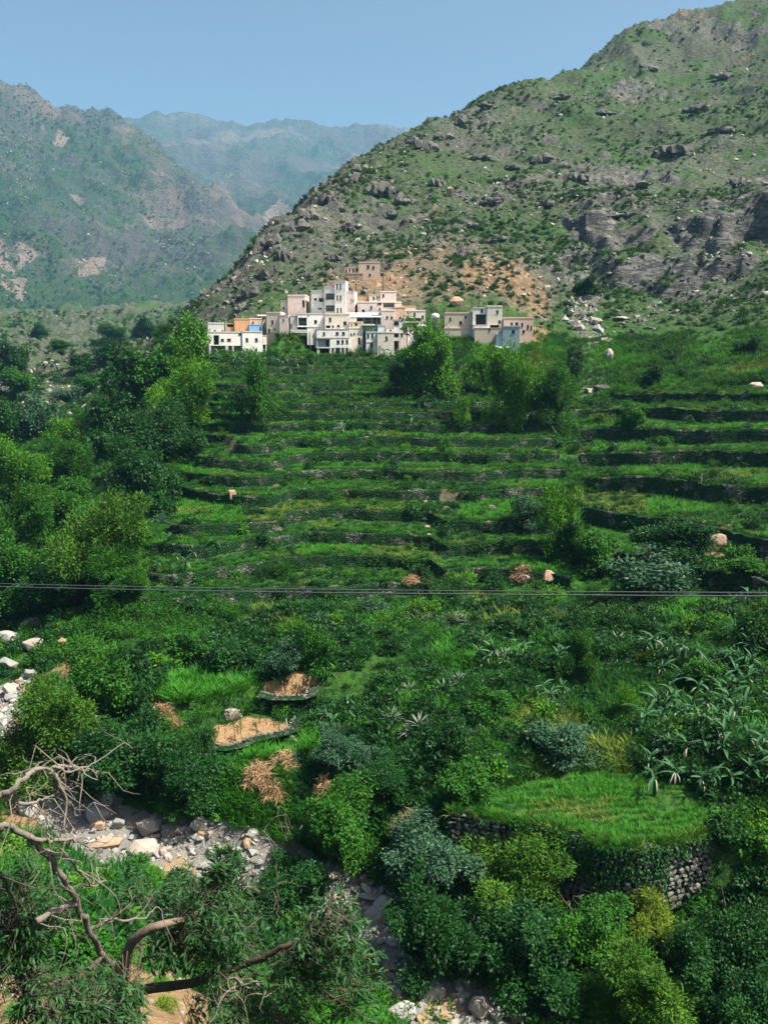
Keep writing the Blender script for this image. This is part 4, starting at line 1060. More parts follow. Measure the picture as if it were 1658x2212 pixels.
# walls under the level fields, laid stone by stone
def course_wall(fd, i0, i1, name, label, size, nmax):
    xy = fd['xy'][i0:i1 + 1]; seg = np.linalg.norm(np.diff(xy, axis=0), axis=1); L = seg.sum(); cum = np.r_[0, np.cumsum(seg)]
    def along(s):
        i = int(np.clip(np.searchsorted(cum, s) - 1, 0, len(seg) - 1)); f = (s - cum[i]) / seg[i]
        return xy[i] + (xy[i + 1] - xy[i]) * f, math.atan2(*(xy[i + 1] - xy[i])[::-1])
    root = empty(name, (xy[len(xy) // 2][0], xy[len(xy) // 2][1], fd['z'] - fd['h'])); tag(root, label, 'stone wall', None, 'thing')
    org = root.location
    rs = np.random.default_rng(31); V = []; Fc = []
    # rubble core behind the face
    ns = max(6, int(L / .5)); core = []
    for q in range(ns + 1):
        p, a = along(L * q / ns); nx, ny = math.sin(a), -math.cos(a)
        core.append([(p[0] - nx * .10, p[1] - ny * .10, fd['z'] - .02), (p[0] + nx * .22, p[1] + ny * .22, fd['z'] - fd['h'] - .6), (p[0] - nx * .8, p[1] - ny * .8, fd['z'] - .10)])
    cv = np.array([c[1] for c in core] + [c[0] for c in core] + [c[2] for c in core]) - np.array(org)
    link(bpy.data.objects.new('rubble_core', mesh_np('rubble_core', cv, grid_faces(3, ns + 1), [M_WALL])), root)
    stones = []
    z = fd['z'] - fd['h'] - .1; top = fd['z'] + (-.22 if fd is FIELD else .02)
    while z < top:
        hh = size * rs.uniform(.75, 1.2); s = rs.uniform(0, .3)
        f = (z - fd['z'] + fd['h']) / fd['h']
        while s < L:
            w = size * rs.uniform(.9, 1.9); p, a = along(min(s + w / 2, L)); nx, ny = math.sin(a), -math.cos(a)
            off = .24 * (1 - f) + .02 + rs.uniform(-.07, .08)
            stones.append((p[0] + nx * off, p[1] + ny * off, z + hh / 2, a, w * 1.08, size * rs.uniform(1., 1.5), hh * 1.18)); s += w
        z += hh
    stones.sort(key=lambda q: -q[4] * q[6])
    for i, (x, y, z, a, w, d, h) in enumerate(stones[:nmax]):
        o = bpy.data.objects.new('stone', WSTONES[i % 6]); link(o, root)
        o.location = (x - org.x, y - org.y, z - org.z); o.rotation_euler = (rs.uniform(-.15, .15), rs.uniform(-.12, .12), a + rs.uniform(-.12, .12)); o.scale = (w, d, h)
    rest = stones[nmax:]
    if rest:
        base = [(np.array([v.co[:] for v in m.vertices]), [tuple(p.vertices) for p in m.polygons]) for m in WSTONES]
        vv = []; ff = []
        for i, (x, y, z, a, w, d, h) in enumerate(rest):
            bv, bf = base[i % 6]; c, s_ = math.cos(a), math.sin(a); q = bv * np.array([w, d, h])
            n0 = len(vv)
            vv += [(x - org.x + c * t[0] - s_ * t[1], y - org.y + s_ * t[0] + c * t[1], z - org.z + t[2]) for t in q]
            ff += [tuple(n0 + k for k in f) for f in bf]
        me2 = bpy.data.meshes.new('small_stones'); me2.from_pydata(vv, [], ff); me2.materials.append(M_WSTONE)
        o = link(bpy.data.objects.new('small_stones', me2), root); o['kind'] = 'stuff'
course_wall(FIELD, 0, 9, 'field_wall', 'high curved dry stone wall holding up the bright green grass field', .32, 300)
course_wall(PLOTS[1], 2, 5, 'plot_wall', 'dark stone wall under the middle of the three brown seedling plots', .30, 110)
course_wall(PLOTS[0], 4, 8, 'plot_wall', 'low broken stone edge in front of the largest brown seedling plot', .28, 110)
# ------------------------------------------------------------------ foliage materials
def leaf_mat(name, a, b, c, trans=.25, rough=.62):
    g = NG(name)
    t = g.attr('tone'); rnd = g.rand()
    col = g.mix(t, a, b); col = g.mix(g.math('MULTIPLY', rnd, .55), col, c)
    p = g.bsdf(col, max(rough, .5), None, .18)
    tr = g.n('ShaderNodeBsdfTranslucent'); g.l(g.mix(.5, col, (.10, .16, .02)), tr.inputs['Color'])
    mx = g.n('ShaderNodeMixShader'); mx.inputs[0].default_value = trans
    g.l(p, mx.inputs[1]); g.l(tr.outputs[0], mx.inputs[2])
    return g.done(mx.outputs[0])
L_BRIGHT = leaf_mat('leaf_bright', (.034, .145, .007), (.115, .300, .016), (.060, .205, .010))
L_MID = leaf_mat('leaf_mid', (.012, .078, .007), (.052, .180, .013), (.024, .122, .009))
L_DARK = leaf_mat('leaf_dark', (.004, .031, .006), (.022, .098, .013), (.010, .057, .009), .15, .45)
L_OLIVE = leaf_mat('leaf_olive', (.028, .100, .008), (.100, .225, .020), (.055, .150, .012))
L_GREY = leaf_mat('leaf_greygreen', (.015, .060, .026), (.065, .140, .075), (.032, .090, .042), .15, .5)
L_YELLOW = leaf_mat('leaf_yellow', (.085, .16, .012), (.21, .29, .025), (.13, .20, .016))
L_STRAW = leaf_mat('dry_straw', (.30, .17, .085), (.48, .32, .18), (.36, .20, .11), .1, .8)
L_GRASS = leaf_mat('grass_blade', (.022, .155, .010), (.085, .310, .020), (.042, .215, .014), .3)
L_GRASSD = leaf_mat('grass_blade_dark', (.007, .070, .010), (.030, .150, .018), (.014, .105, .013), .3)
L_GRASSY = leaf_mat('grass_blade_dry', (.080, .150, .018), (.200, .270, .045), (.12, .19, .028), .25)
L_BANANA = leaf_mat('banana_leaf', (.010, .075, .020), (.075, .170, .070), (.026, .110, .032), .2, .38)
L_DEADLEAF = leaf_mat('withered_leaf', (.22, .20, .15), (.42, .39, .32), (.30, .27, .20), .1, .8)
L_AGAVE = leaf_mat('agave_blade', (.10, .14, .10), (.25, .29, .23), (.15, .19, .14), .05, .4)
def bark(name, a, b):
    g = NG(name); c = g.coord(); n = g.noise(g.scalevec(c, (6, 6, 1.2)), 3, 5, .7)
    return g.done(g.bsdf(g.mix(n, a, b), .9, g.bump(n, .7, .03), .1))
M_BARK = bark('brown_bark', (.045, .036, .026), (.13, .105, .08))
M_BARKL = bark('pale_bark', (.10, .075, .058), (.25, .19, .15))
M_DEADWOOD = bark('grey_dead_wood', (.10, .085, .068), (.28, .24, .195))

# ------------------------------------------------------------------ leaves
def rot_from(dirs, rs):
    """orthonormal frames with x along dirs, random roll"""
    d = dirs / np.linalg.norm(dirs, axis=1)[:, None]
    a = rs.normal(size=d.shape); a -= d * (a * d).sum(1)[:, None]; a /= np.linalg.norm(a, axis=1)[:, None]
    return d, a, np.cross(d, a)
def leaves(pos, dirs, nrm, L, W, rs, bend=.25):
    """one folded kite per leaf"""
    n = len(pos)
    d = dirs / np.linalg.norm(dirs, axis=1)[:, None]
    s = np.cross(d, nrm); s /= np.maximum(np.linalg.norm(s, axis=1)[:, None], 1e-6); up = np.cross(s, d)
    L = L[:, None]; W = W[:, None]
    a = pos; m = pos + d * L * .45 + up * L * bend * .25; t = pos + d * L - up * L * bend * .5
    l = m + s * W * .5; r = m - s * W * .5
    V = np.stack([a, l, t, r], 1).reshape(-1, 3)
    Fc = np.arange(n * 4).reshape(-1, 4)
    return V, Fc
def leaf_mesh(name, V, Fc, tone, mat, extra=None):
    if extra is not None:
        EV, EF = extra; Fl = [Fc, EF + len(V)]; V = np.concatenate([V, EV]); tone = np.concatenate([tone, np.zeros(len(EV))])
    else: Fl = Fc
    m = mesh_np(name, V, Fl, [mat]); add_attr(m, 'tone', tone)
    return m
def crown_mesh(seed, kind, nleaf):
    """unit crown: x, y in about -.5 .. .5, z 0 .. 1"""
    rs = np.random.default_rng(seed)
    C = []; 
    if kind == 'feather': nb, tw = 34, .125
    elif kind == 'dense': nb, tw = 30, .135
    elif kind == 'spray': nb, tw = 34, .12
    else: nb, tw = 18, .17
    nl = {'feather': 8, 'dense': 8, 'spray': 9, 'loose': 6}[kind]
    for q in range(nl):
        az = q * 2.399 + rs.normal() * .5; el0 = rs.uniform(.15, 1.35) if kind != 'spray' else rs.uniform(.8, 1.5); L0 = rs.uniform(.32, .60)
        d0 = np.array([math.cos(az) * math.cos(el0), math.sin(az) * math.cos(el0), math.sin(el0)]); st = np.array([0, 0, .22 + .12 * rs.random()])
        for f in np.linspace(.42, 1.0, max(2, round(nb / nl))):
            C.append(st + d0 * L0 * f * np.array([1, 1, 1.15]) + rs.normal(size=3) * .055 + np.array([0, 0, -.05 * f * f]))
    for q in range(max(2, nb // 7)): C.append(np.array([rs.normal() * .12, rs.normal() * .12, rs.uniform(.35, .65)]))
    for q in range(max(2, nb // 6)):
        az = rs.uniform(0, 6.28); C.append(np.array([math.cos(az) * .3, math.sin(az) * .3, rs.uniform(.1, .22)]))
    C = np.array(C); Rr = tw * rs.uniform(.45, 1.35, len(C)); bt = rs.uniform(-.35, .35, len(C))
    w = Rr ** 2; cid = rs.choice(len(C), nleaf, p=w / w.sum())
    v = rs.normal(size=(nleaf, 3)); v /= np.linalg.norm(v, axis=1)[:, None]
    rad = rs.random(nleaf) ** .33
    # sprigs: bunch the leaves
    spr = rs.normal(size=(nleaf // 9 + 1, 3)); spr /= np.linalg.norm(spr, axis=1)[:, None]
    sid = rs.integers(0, len(spr), nleaf)
    v = v * .45 + spr[sid] * .75; v /= np.linalg.norm(v, axis=1)[:, None]
    rad = np.where(rs.random(nleaf) < .13, rad * rs.uniform(1.0, 1.75, nleaf), rad); el = rs.uniform(.7, 1.45, (len(C), 3))
    pos = C[cid] + v * el[cid] * (Rr[cid] * rad)[:, None] * np.array([1, 1, .78 if kind != 'spray' else 1.3])
    dirs = v + rs.normal(size=v.shape) * .55
    if kind == 'feather': dirs[:, 2] += .25
    elif kind == 'spray': dirs[:, 2] += .9
    else: dirs[:, 2] -= .25
    nrm = rs.normal(size=v.shape) * .5 + np.array([0, 0, 1.]) + v * .4
    sz = {'feather': (.072, .024), 'dense': (.066, .044), 'spray': (.085, .018), 'loose': (.07, .038)}[kind]
    L = sz[0] * rs.uniform(.7, 1.4, nleaf); W = sz[1] * rs.uniform(.7, 1.3, nleaf)
    lo, hi = np.percentile(pos, 1, axis=0), np.percentile(pos, 99, axis=0); mn = np.array([-.5, -.5, .04]); sc_ = (np.array([.5, .5, 1.0]) - mn) / (hi - lo)
    pos = (pos - lo) * sc_ + mn; C = (C - lo) * sc_ + mn
    V, Fc = leaves(pos, dirs, nrm, L, W, rs)
    tone = np.clip(.45 + bt[cid] + rs.normal(size=nleaf) * .22, 0, 1)
    return V, Fc, np.repeat(tone, 4), C
def limb_mesh(seed, C, name, mat):
    rs = np.random.default_rng(seed); m = MB()
    m.tube([(0, 0, -.06), (.01, .0, .10), (.0, .01, .25), (.0, .0, .45)], [.030, .024, .020, .012], 7)
    for c in C[::2]:
        b = Vector((0, 0, .12 + .25 * rs.random())); e = Vector(c); mid = b.lerp(e, .5) + Vector((0, 0, -.03)) + Vector(rs.normal(size=3)) * .02
        m.tube([b, mid, e], [.012, .008, .003], 5, False)
    me = bpy.data.meshes.new(name); me.from_pydata(m.v, [], m.f); me.materials.append(mat); me.validate()
    return me
CROWNS = {}
for kind, n, cnt in (('feather', 3, 6500), ('dense', 4, 6500), ('spray', 2, 5000), ('loose', 2, 4200)):
    for i in range(n):
        V, Fc, tn, C = crown_mesh(300 + i * 7 + len(kind), kind, cnt)
        CROWNS.setdefault(kind, []).append((leaf_mesh('crown', V, Fc, tn, L_MID), limb_mesh(i, C, 'trunk', M_BARK)))
FINE = {}
for kind, n, cnt in (('feather', 3, 24000), ('dense', 4, 24000)):
    for i in range(n):
        V, Fc, tn, C = crown_mesh(900 + i * 7 + len(kind), kind, cnt)
        ctr = V.reshape(-1, 4, 3).mean(1, keepdims=True); V = ((V.reshape(-1, 4, 3) - ctr) * .58 + ctr).reshape(-1, 3)
        FINE.setdefault(kind, []).append((leaf_mesh('crown', V, Fc, tn, L_MID), limb_mesh(i + 40, C, 'trunk', M_BARK)))
def shrub_mesh(seed, n, leafsz, flat=.75, spiky=False):
    rs = np.random.default_rng(seed)
    nb = 9; C = np.c_[rs.normal(size=(nb, 2)) * .22, rs.uniform(.12, .55, nb)]; Rr = rs.uniform(.18, .34, nb); bt = rs.uniform(-.2, .2, nb)
    cid = rs.integers(0, nb, n); v = rs.normal(size=(n, 3)); v /= np.linalg.norm(v, axis=1)[:, None]
    pos = C[cid] + v * (Rr[cid] * rs.random(n) ** .4)[:, None]; pos[:, 2] = np.abs(pos[:, 2]) * 1.05
    dirs = v + rs.normal(size=v.shape) * .5; dirs[:, 2] += .6 if spiky else .1
    nrm = rs.normal(size=v.shape) * .5 + np.array([0, 0, 1.]) + v * .4
    V, Fc = leaves(pos, dirs, nrm, leafsz * rs.uniform(.7, 1.4, n), leafsz * (.28 if spiky else .6) * rs.uniform(.7, 1.3, n), rs)
    return V, Fc, np.repeat(np.clip(.45 + bt[cid] + rs.normal(size=n) * .22, 0, 1), 4)
SHRUBS = []
for i in range(6):
    V, Fc, tn = shrub_mesh(500 + i, 1500, .085, spiky=(i >= 4)); SHRUBS.append(leaf_mesh('foliage', V, Fc, tn, L_MID))
def setmat(o, mat):
    if not o.material_slots: return
    o.material_slots[0].link = 'OBJECT'; o.material_slots[0].material = mat

# ------------------------------------------------------------------ labels: name every plant and stone by what stands near it
ANCH = [(520, 760, 'beside the long white house'), (610, 775, 'under the bare scrub between the houses'), (720, 780, 'below the column house'), (840, 775, 'under the pillared houses'), (960, 740, 'by the tallest village tree'), (1090, 720, 'in front of the grey blue house'), (1180, 760, 'at the mouth of the rocky gully'),
        (1270, 700, 'among the pale rocks of the gully'), (1300, 860, 'at the foot of the gully'), (1400, 760, 'on the scrub slope right of the gully'), (1580, 760, 'on the scrub slope above the right terraces'), (1420, 880, 'on the upper right terraces'), (1600, 900, 'on the right terraces at the edge'), (1330, 1000, 'on the right terraces beside the gully'), (1560, 1030, 'on the middle right terraces'),
        (1350, 1130, 'on the lower right terraces by the gully'), (1570, 1150, 'beside the tan rock on the right terraces'), (1400, 1240, 'below the lower right terraces'), (1600, 1250, 'under the last right terrace'), (1190, 1240, 'beside the leaning tan rocks'), (1200, 1130, 'by the feathery tree on the spur edge'), (1170, 900, 'on the right shoulder of the spur'),
        (540, 860, 'near the round tree under the village'), (700, 860, 'on the top terraces of the spur'), (900, 900, 'on the top terraces below the tallest tree'), (1040, 960, 'on the terraces right of centre'), (820, 990, 'along the slanting path on the terraces'), (620, 980, 'on the terraces left of the slanting path'), (500, 1060, 'by the upright orange boulder'), (700, 1090, 'on the middle terraces'),
        (920, 1120, 'beside the rock stair'), (1080, 1110, 'near the dark boulder on the terraces'), (440, 950, 'on the left shoulder of the spur'), (400, 1130, 'on the left end of the terraces'), (560, 1200, 'on the lowest terraces'), (800, 1220, 'on the lowest terraces at mid slope'), (1010, 1230, 'on the lowest terraces near the leaning rocks'),
        (300, 850, 'in the dark grove left of the village'), (300, 1000, 'in the dark grove on the left flank'), (60, 900, 'in the side valley at the picture edge'), (130, 980, 'in the side valley'), (60, 1080, 'under the side valley trees'), (170, 1120, 'in the left wood above the cables'), (60, 1220, 'in the left wood near the cables'), (220, 1220, 'beside the big olive green tree'),
        (120, 800, 'near the pale scree of the side valley'), (200, 1340, 'on the grassy ledge above the stream'), (420, 1300, 'in the dense green strip under the cables'), (640, 1310, 'under the cables at mid picture'), (900, 1340, 'beside the pair of agaves'), (1100, 1330, 'under the cables right of the agaves'), (1290, 1340, 'beside the yellow flowering strip'), (1500, 1330, 'under the cables on the far right'),
        (60, 1400, 'by the big boulders at the left edge'), (130, 1470, 'by the orange earth bank'), (250, 1450, 'behind the orange earth bank'), (430, 1420, 'behind the small green field'), (450, 1490, 'beside the small green field'), (560, 1420, 'left of the upper brown plots'), (640, 1430, 'around the upper brown plots'), (760, 1430, 'right of the upper brown plots'), (540, 1540, 'around the largest brown plot'),
        (720, 1560, 'right of the largest brown plot'), (900, 1500, 'in the agave clump of the gardens'), (1060, 1430, 'in the middle of the gardens'), (1220, 1440, 'near the narrow pointed bush'), (1380, 1420, 'beside the golden grass patch'), (1540, 1480, 'in the banana garden'), (1540, 1620, 'below the banana garden'), (1350, 1570, 'left of the banana garden'), (1180, 1580, 'near the grey green bushes'),
        (1020, 1620, 'above the bright grass field on its left'), (1250, 1660, 'along the back of the bright grass field'), (1450, 1680, 'at the back corner of the bright grass field'), (1610, 1740, 'right of the bright grass field'), (820, 1640, 'beside the dark leafy bush'), (580, 1640, 'on the green strip under the largest brown plot'), (600, 1720, 'around the dry brush heap'), (420, 1640, 'in the dark thicket left of the brush heap'),
        (260, 1640, 'in the dark thicket above the stream bed'), (90, 1600, 'in the olive thicket by the stream'), (100, 1720, 'at the bend of the stream bed'), (340, 1760, 'over the boulders of the stream bed'), (560, 1820, 'over the lower stream bed'), (700, 1800, 'in the thicket left of the straw heap'), (900, 1800, 'beside the straw heap'), (1080, 1840, 'under the left end of the field wall'), (1250, 1930, 'under the middle of the field wall'),
        (1450, 1950, 'under the right end of the field wall'), (1610, 1880, 'right of the field wall'), (760, 1930, 'on the stream bank below the thicket'), (930, 1980, 'in the bushes below the straw heap'), (1100, 2030, 'in the dark bushes below the field'), (1290, 2060, 'in the dark bushes at lower right'), (1420, 1990, 'by the yellow green bush'), (1560, 2080, 'in the deep shade at the right edge'), (1380, 2160, 'around the bright bush at the bottom'),
        (960, 2150, 'on the gravel bar at the bottom'), (1150, 2150, 'right of the gravel bar'), (760, 2100, 'left of the gravel bar'), (330, 1900, 'by the grass patch on the stream bank'), (340, 2110, 'on the bare earth bank'), (120, 2000, 'on the near bank at the left'), (560, 2080, 'on the near bank at mid picture'), (60, 1830, 'on the near bank by the stream bend'), (200, 2150, 'at the bottom left')]
MTN = [(600, 560, 'on the rocky left edge of the mountain'), (700, 460, 'on the crags above the village'), (850, 380, 'on the crest crags'), (800, 560, 'on the green slope above the village'), (1000, 560, 'on the brown slope'), (1120, 640, 'on the brown slope near the gully'), (1000, 420, 'on the slope above the brown ground'), (1200, 420, 'on the mid slope left of the cliffs'), (1400, 520, 'at the dark cliffs'), (1600, 520, 'at the right hand cliffs'),
       (1300, 330, 'on the slope above the cliffs'), (1550, 340, 'high above the right cliffs'), (1150, 260, 'near the skyline'), (1350, 180, 'under the upper skyline'), (1560, 140, 'near the summit'), (1400, 640, 'below the dark cliffs'), (1580, 660, 'below the right cliffs')]
ALLA = np.array([(a, b) for a, b, _ in ANCH + MTN], float); ALLT = [c for _, _, c in ANCH + MTN]
NAMED = []      # (object, adjective noun, u, v)
def remember(o, desc, cat, group, loc=None, z=0.):
    o['category'] = cat; o['group'] = group
    p = loc if loc is not None else o.location
    u, v = project(p[0], p[1], p[2] + z)
    NAMED.append((o, desc, float(u), float(v)))
def name_all():
    by = {}
    for o, d, u, v in NAMED:
        k = int(np.argmin(((ALLA - (u, v)) ** 2).sum(1))); by.setdefault((d, k), []).append((u, o))
    for (d, k), L in by.items():
        L.sort(key=lambda t: t[0])
        for i, (u, o) in enumerate(L):
            lab = f'{d} {ALLT[k]}' + ('' if len(L) == 1 else f', {ordinal(i + 1)} from left')
            while len(lab.split()) > 16:
                w = lab.split(); w = [q for q in w if q not in ('tall', 'broad', 'large', 'feathery', 'dense')] if any(q in w for q in ('tall', 'broad', 'large', 'feathery', 'dense')) else w[:16]
                lab = ' '.join(w)
            o['label'] = lab

def slant(p): return p.y * CP - p.z * SP      # depth along the lens
LM = dict(bright=L_BRIGHT, mid=L_MID, dark=L_DARK, olive=L_OLIVE, grey=L_GREY, yellow=L_YELLOW)
LW = dict(bright='bright green', mid='mid green', dark='dark green', olive='olive green', grey='grey green', yellow='yellow green')
KW = dict(feather='feathery', dense='dense', spray='upright wispy', loose='loose')
BLOCKERS = []
def plant_tree(u0, v0, u1, v1, kind, tone, base=None, fine=False):
    uc = (u0 + u1) / 2
    p = hit(uc, (base if base else v1 - .05 * (v1 - v0)), 16)
    if p is None: return
    k = slant(p) * S / F
    w = (u1 - u0) * k * 1.0; h = max((v1 if not base else base) - v0, 20) * k * .98
    fine = fine or (u1 - u0) > 110
    src = FINE if fine and kind in FINE else CROWNS
    cm, tm = src[kind][random.randrange(len(src[kind]))]
    big = w * h > 60
    e = empty('tree', p - Vector((0, 0, .1)), random.uniform(0, 6.28))
    c = link(bpy.data.objects.new('crown', cm), e); c.scale = (w, w, h); setmat(c, LM[tone])
    t = link(bpy.data.objects.new('trunk', tm), e); t.scale = (w, w, h)
    sz = 'tall ' if h > 9 else ('broad ' if w > 8 else '')
    remember(e, f'{sz}{KW[kind]} {LW[tone]} tree', 'tree', 'broadleaf and feathery trees on the slopes', p, h * .5)
    BLOCKERS.append((p.x, p.y, w * .3))
TREES = [
 (-5, 742, 62, 802, 'dense', 'dark'), (8, 800, 84, 862, 'dense', 'mid'), (150, 768, 205, 812, 'dense', 'dark'), (218, 700, 276, 742, 'dense', 'mid'), (286, 690, 336, 728, 'dense', 'dark'), (330, 702, 378, 742, 'feather', 'mid'), (200, 738, 256, 790, 'dense', 'dark'), (120, 836, 178, 884, 'loose', 'grey'), (64, 704, 104, 732, 'dense', 'dark'), (392, 690, 436, 728, 'dense', 'mid'), (110, 735, 150, 762, 'dense', 'mid'), (430, 706, 462, 740, 'dense', 'dark'), (250, 756, 300, 800, 'feather', 'mid'), (165, 812, 215, 852, 'dense', 'mid'),
 (372, 693, 452, 805, 'dense', 'bright'), (298, 748, 382, 860, 'dense', 'mid'), (345, 742, 432, 830, 'feather', 'bright'), (232, 768, 330, 905, 'dense', 'dark'), (325, 800, 455, 935, 'feather', 'bright'), (190, 862, 300, 985, 'dense', 'dark'), (270, 880, 400, 1025, 'dense', 'dark'), (240, 960, 370, 1105, 'dense', 'dark'), (300, 1010, 385, 1130, 'dense', 'dark'), (375, 930, 450, 1010, 'loose', 'dark'),
 (110, 898, 200, 975, 'feather', 'bright'), (-20, 868, 60, 965, 'dense', 'dark'), (45, 862, 122, 955, 'loose', 'grey'), (-20, 958, 112, 1095, 'feather', 'bright'), (90, 955, 205, 1065, 'feather', 'mid'), (-20, 1058, 112, 1205, 'feather', 'mid'), (95, 1045, 215, 1185, 'dense', 'mid'), (125, 1082, 312, 1295, 'feather', 'olive'), (-20, 1175, 135, 1305, 'dense', 'mid'), (200, 1180, 332, 1290, 'feather', 'mid'), (-10, 1255, 105, 1345, 'dense', 'dark'), (60, 1215, 200, 1330, 'dense', 'dark'),
 (498, 788, 592, 925, 'feather', 'mid'), (872, 712, 978, 865, 'dense', 'bright', None, True), (1000, 756, 1072, 850, 'feather', 'bright'), (1056, 762, 1180, 930, 'feather', 'bright', None, True), (1130, 800, 1245, 925, 'feather', 'mid'), (975, 862, 1016, 922, 'feather', 'bright'), (1163, 1056, 1248, 1205, 'feather', 'bright'), (1335, 872, 1392, 932, 'dense', 'mid'), (1390, 790, 1430, 830, 'dense', 'dark'), (1190, 1130, 1260, 1220, 'dense', 'dark'), (1110, 1070, 1170, 1140, 'loose', 'grey'),
 (850, 770, 905, 860, 'dense', 'dark'), (1215, 760, 1260, 830, 'dense', 'dark'), (1590, 730, 1640, 770, 'dense', 'dark'), (1240, 600, 1290, 640, 'dense', 'dark'),
 (225, 1405, 335, 1560, 'dense', 'dark'), (150, 1395, 300, 1590, 'dense', 'mid'), (25, 1478, 222, 1690, 'feather', 'olive'), (-25, 1575, 70, 1710, 'feather', 'olive'), (320, 1590, 425, 1725, 'dense', 'dark'), (190, 1570, 365, 1722, 'dense', 'dark', None, True), (355, 1620, 485, 1745, 'dense', 'dark', None, True), (240, 1540, 340, 1650, 'dense', 'dark'), (410, 1560, 470, 1660, 'loose', 'dark'),
 (650, 1345, 722, 1455, 'loose', 'mid'), (688, 1585, 802, 1685, 'dense', 'grey'), (580, 1390, 650, 1462, 'loose', 'grey'), (455, 1380, 560, 1450, 'dense', 'dark'), (350, 1370, 450, 1455, 'dense', 'mid'), (1150, 1555, 1275, 1645, 'loose', 'grey'), (845, 1785, 1015, 1925, 'dense', 'grey', None, True), (915, 1555, 1002, 1665, 'dense', 'dark'), (1000, 1800, 1195, 1970, 'feather', 'olive', None, True), (675, 1700, 825, 1875, 'dense', 'mid', None, True), (1215, 1372, 1285, 1485, 'feather', 'mid'), (1330, 1480, 1385, 1560, 'spray', 'bright'),
 (1345, 1925, 1495, 2050, 'feather', 'yellow'), (1270, 2040, 1475, 2260, 'feather', 'olive', None, True), (845, 1915, 1015, 2105, 'dense', 'dark', None, True), (1000, 1945, 1205, 2120, 'dense', 'dark', None, True), (1195, 1945, 1365, 2130, 'dense', 'mid', None, True), (1450, 1985, 1600, 2190, 'dense', 'dark', None, True), (1560, 1960, 1700, 2150, 'dense', 'dark', None, True), (1570, 1840, 1680, 1965, 'dense', 'dark'), (1120, 2060, 1290, 2190, 'dense', 'dark', None, True), (1540, 2110, 1700, 2280, 'dense', 'dark', None, True),
 (1325, 1195, 1475, 1300, 'loose', 'grey'), (1375, 1130, 1535, 1235, 'dense', 'dark'), (1595, 1325, 1680, 1425, 'dense', 'dark'), (1240, 1150, 1340, 1250, 'dense', 'mid'), (1560, 1200, 1640, 1250, 'dense', 'mid'), (560, 1850, 700, 1960, 'dense', 'dark'), (780, 1640, 900, 1720, 'dense', 'dark'), (960, 1650, 1060, 1740, 'dense', 'mid'), (1020, 1490, 1110, 1560, 'dense', 'mid'), (1480, 1420, 1560, 1490, 'dense', 'mid'),
]
for t in TREES: plant_tree(*t)
# ------------------------------------------------------------------ exclusion of open ground
FPOLY = [fd['xy'] for fd in [FIELD] + PLOTS]
def tidx(th, r):
    return np.clip(np.searchsorted(r_ax, r), 0, NR - 1), np.clip(np.searchsorted(th_ax, th), 0, NT - 1)
def in_house(x, y):
    m = np.zeros(np.shape(x), bool)
    for (px, py, ca, sa, hx, hy, zb) in PADS:
        lx = (x - px) * ca + (y - py) * sa; ly = -(x - px) * sa + (y - py) * ca
        m |= (np.abs(lx) < hx - .2) & (np.abs(ly) < hy + .1)
    return m
def sample(n, r0, r1, dens, th0=-29, th1=29, rs=None):
    """area-even random places between two distances, thinned by dens(i, j, x, y, u, v)"""
    rs = rs or rng
    r = np.sqrt(rs.uniform(r0 * r0, r1 * r1, n)); th = R(1) * rs.uniform(th0, th1, n)
    i, j = tidx(th, r); x, y = r * np.sin(th), r * np.cos(th)
    z = ZZ[i, j]; u, v = project(x, y, z)
    vis = TG[i, j] >= np.where(i > 4, TMAX[np.maximum(i - 4, 0), j], -9) - .012
    keep = vis & (rs.random(n) < dens(i, j, x, y, u, v))
    x, y, i, j, r, th = x[keep], y[keep], i[keep], j[keep], r[keep], th[keep]
    f = np.clip((r - r_ax[np.maximum(i - 1, 0)]) / np.maximum(r_ax[i] - r_ax[np.maximum(i - 1, 0)], 1e-6), 0, 1)
    z = ZZ[np.maximum(i - 1, 0), j] * (1 - f) + ZZ[i, j] * f
    h = in_house(x, y)
    return x[~h], y[~h], z[~h], i[~h], j[~h]
def source(name, meshes):
    c = bpy.data.collections.new(name)
    for k, m in enumerate(meshes):
        o = bpy.data.objects.new(f'{name}_{k:02d}', m); c.objects.link(o)
    return c
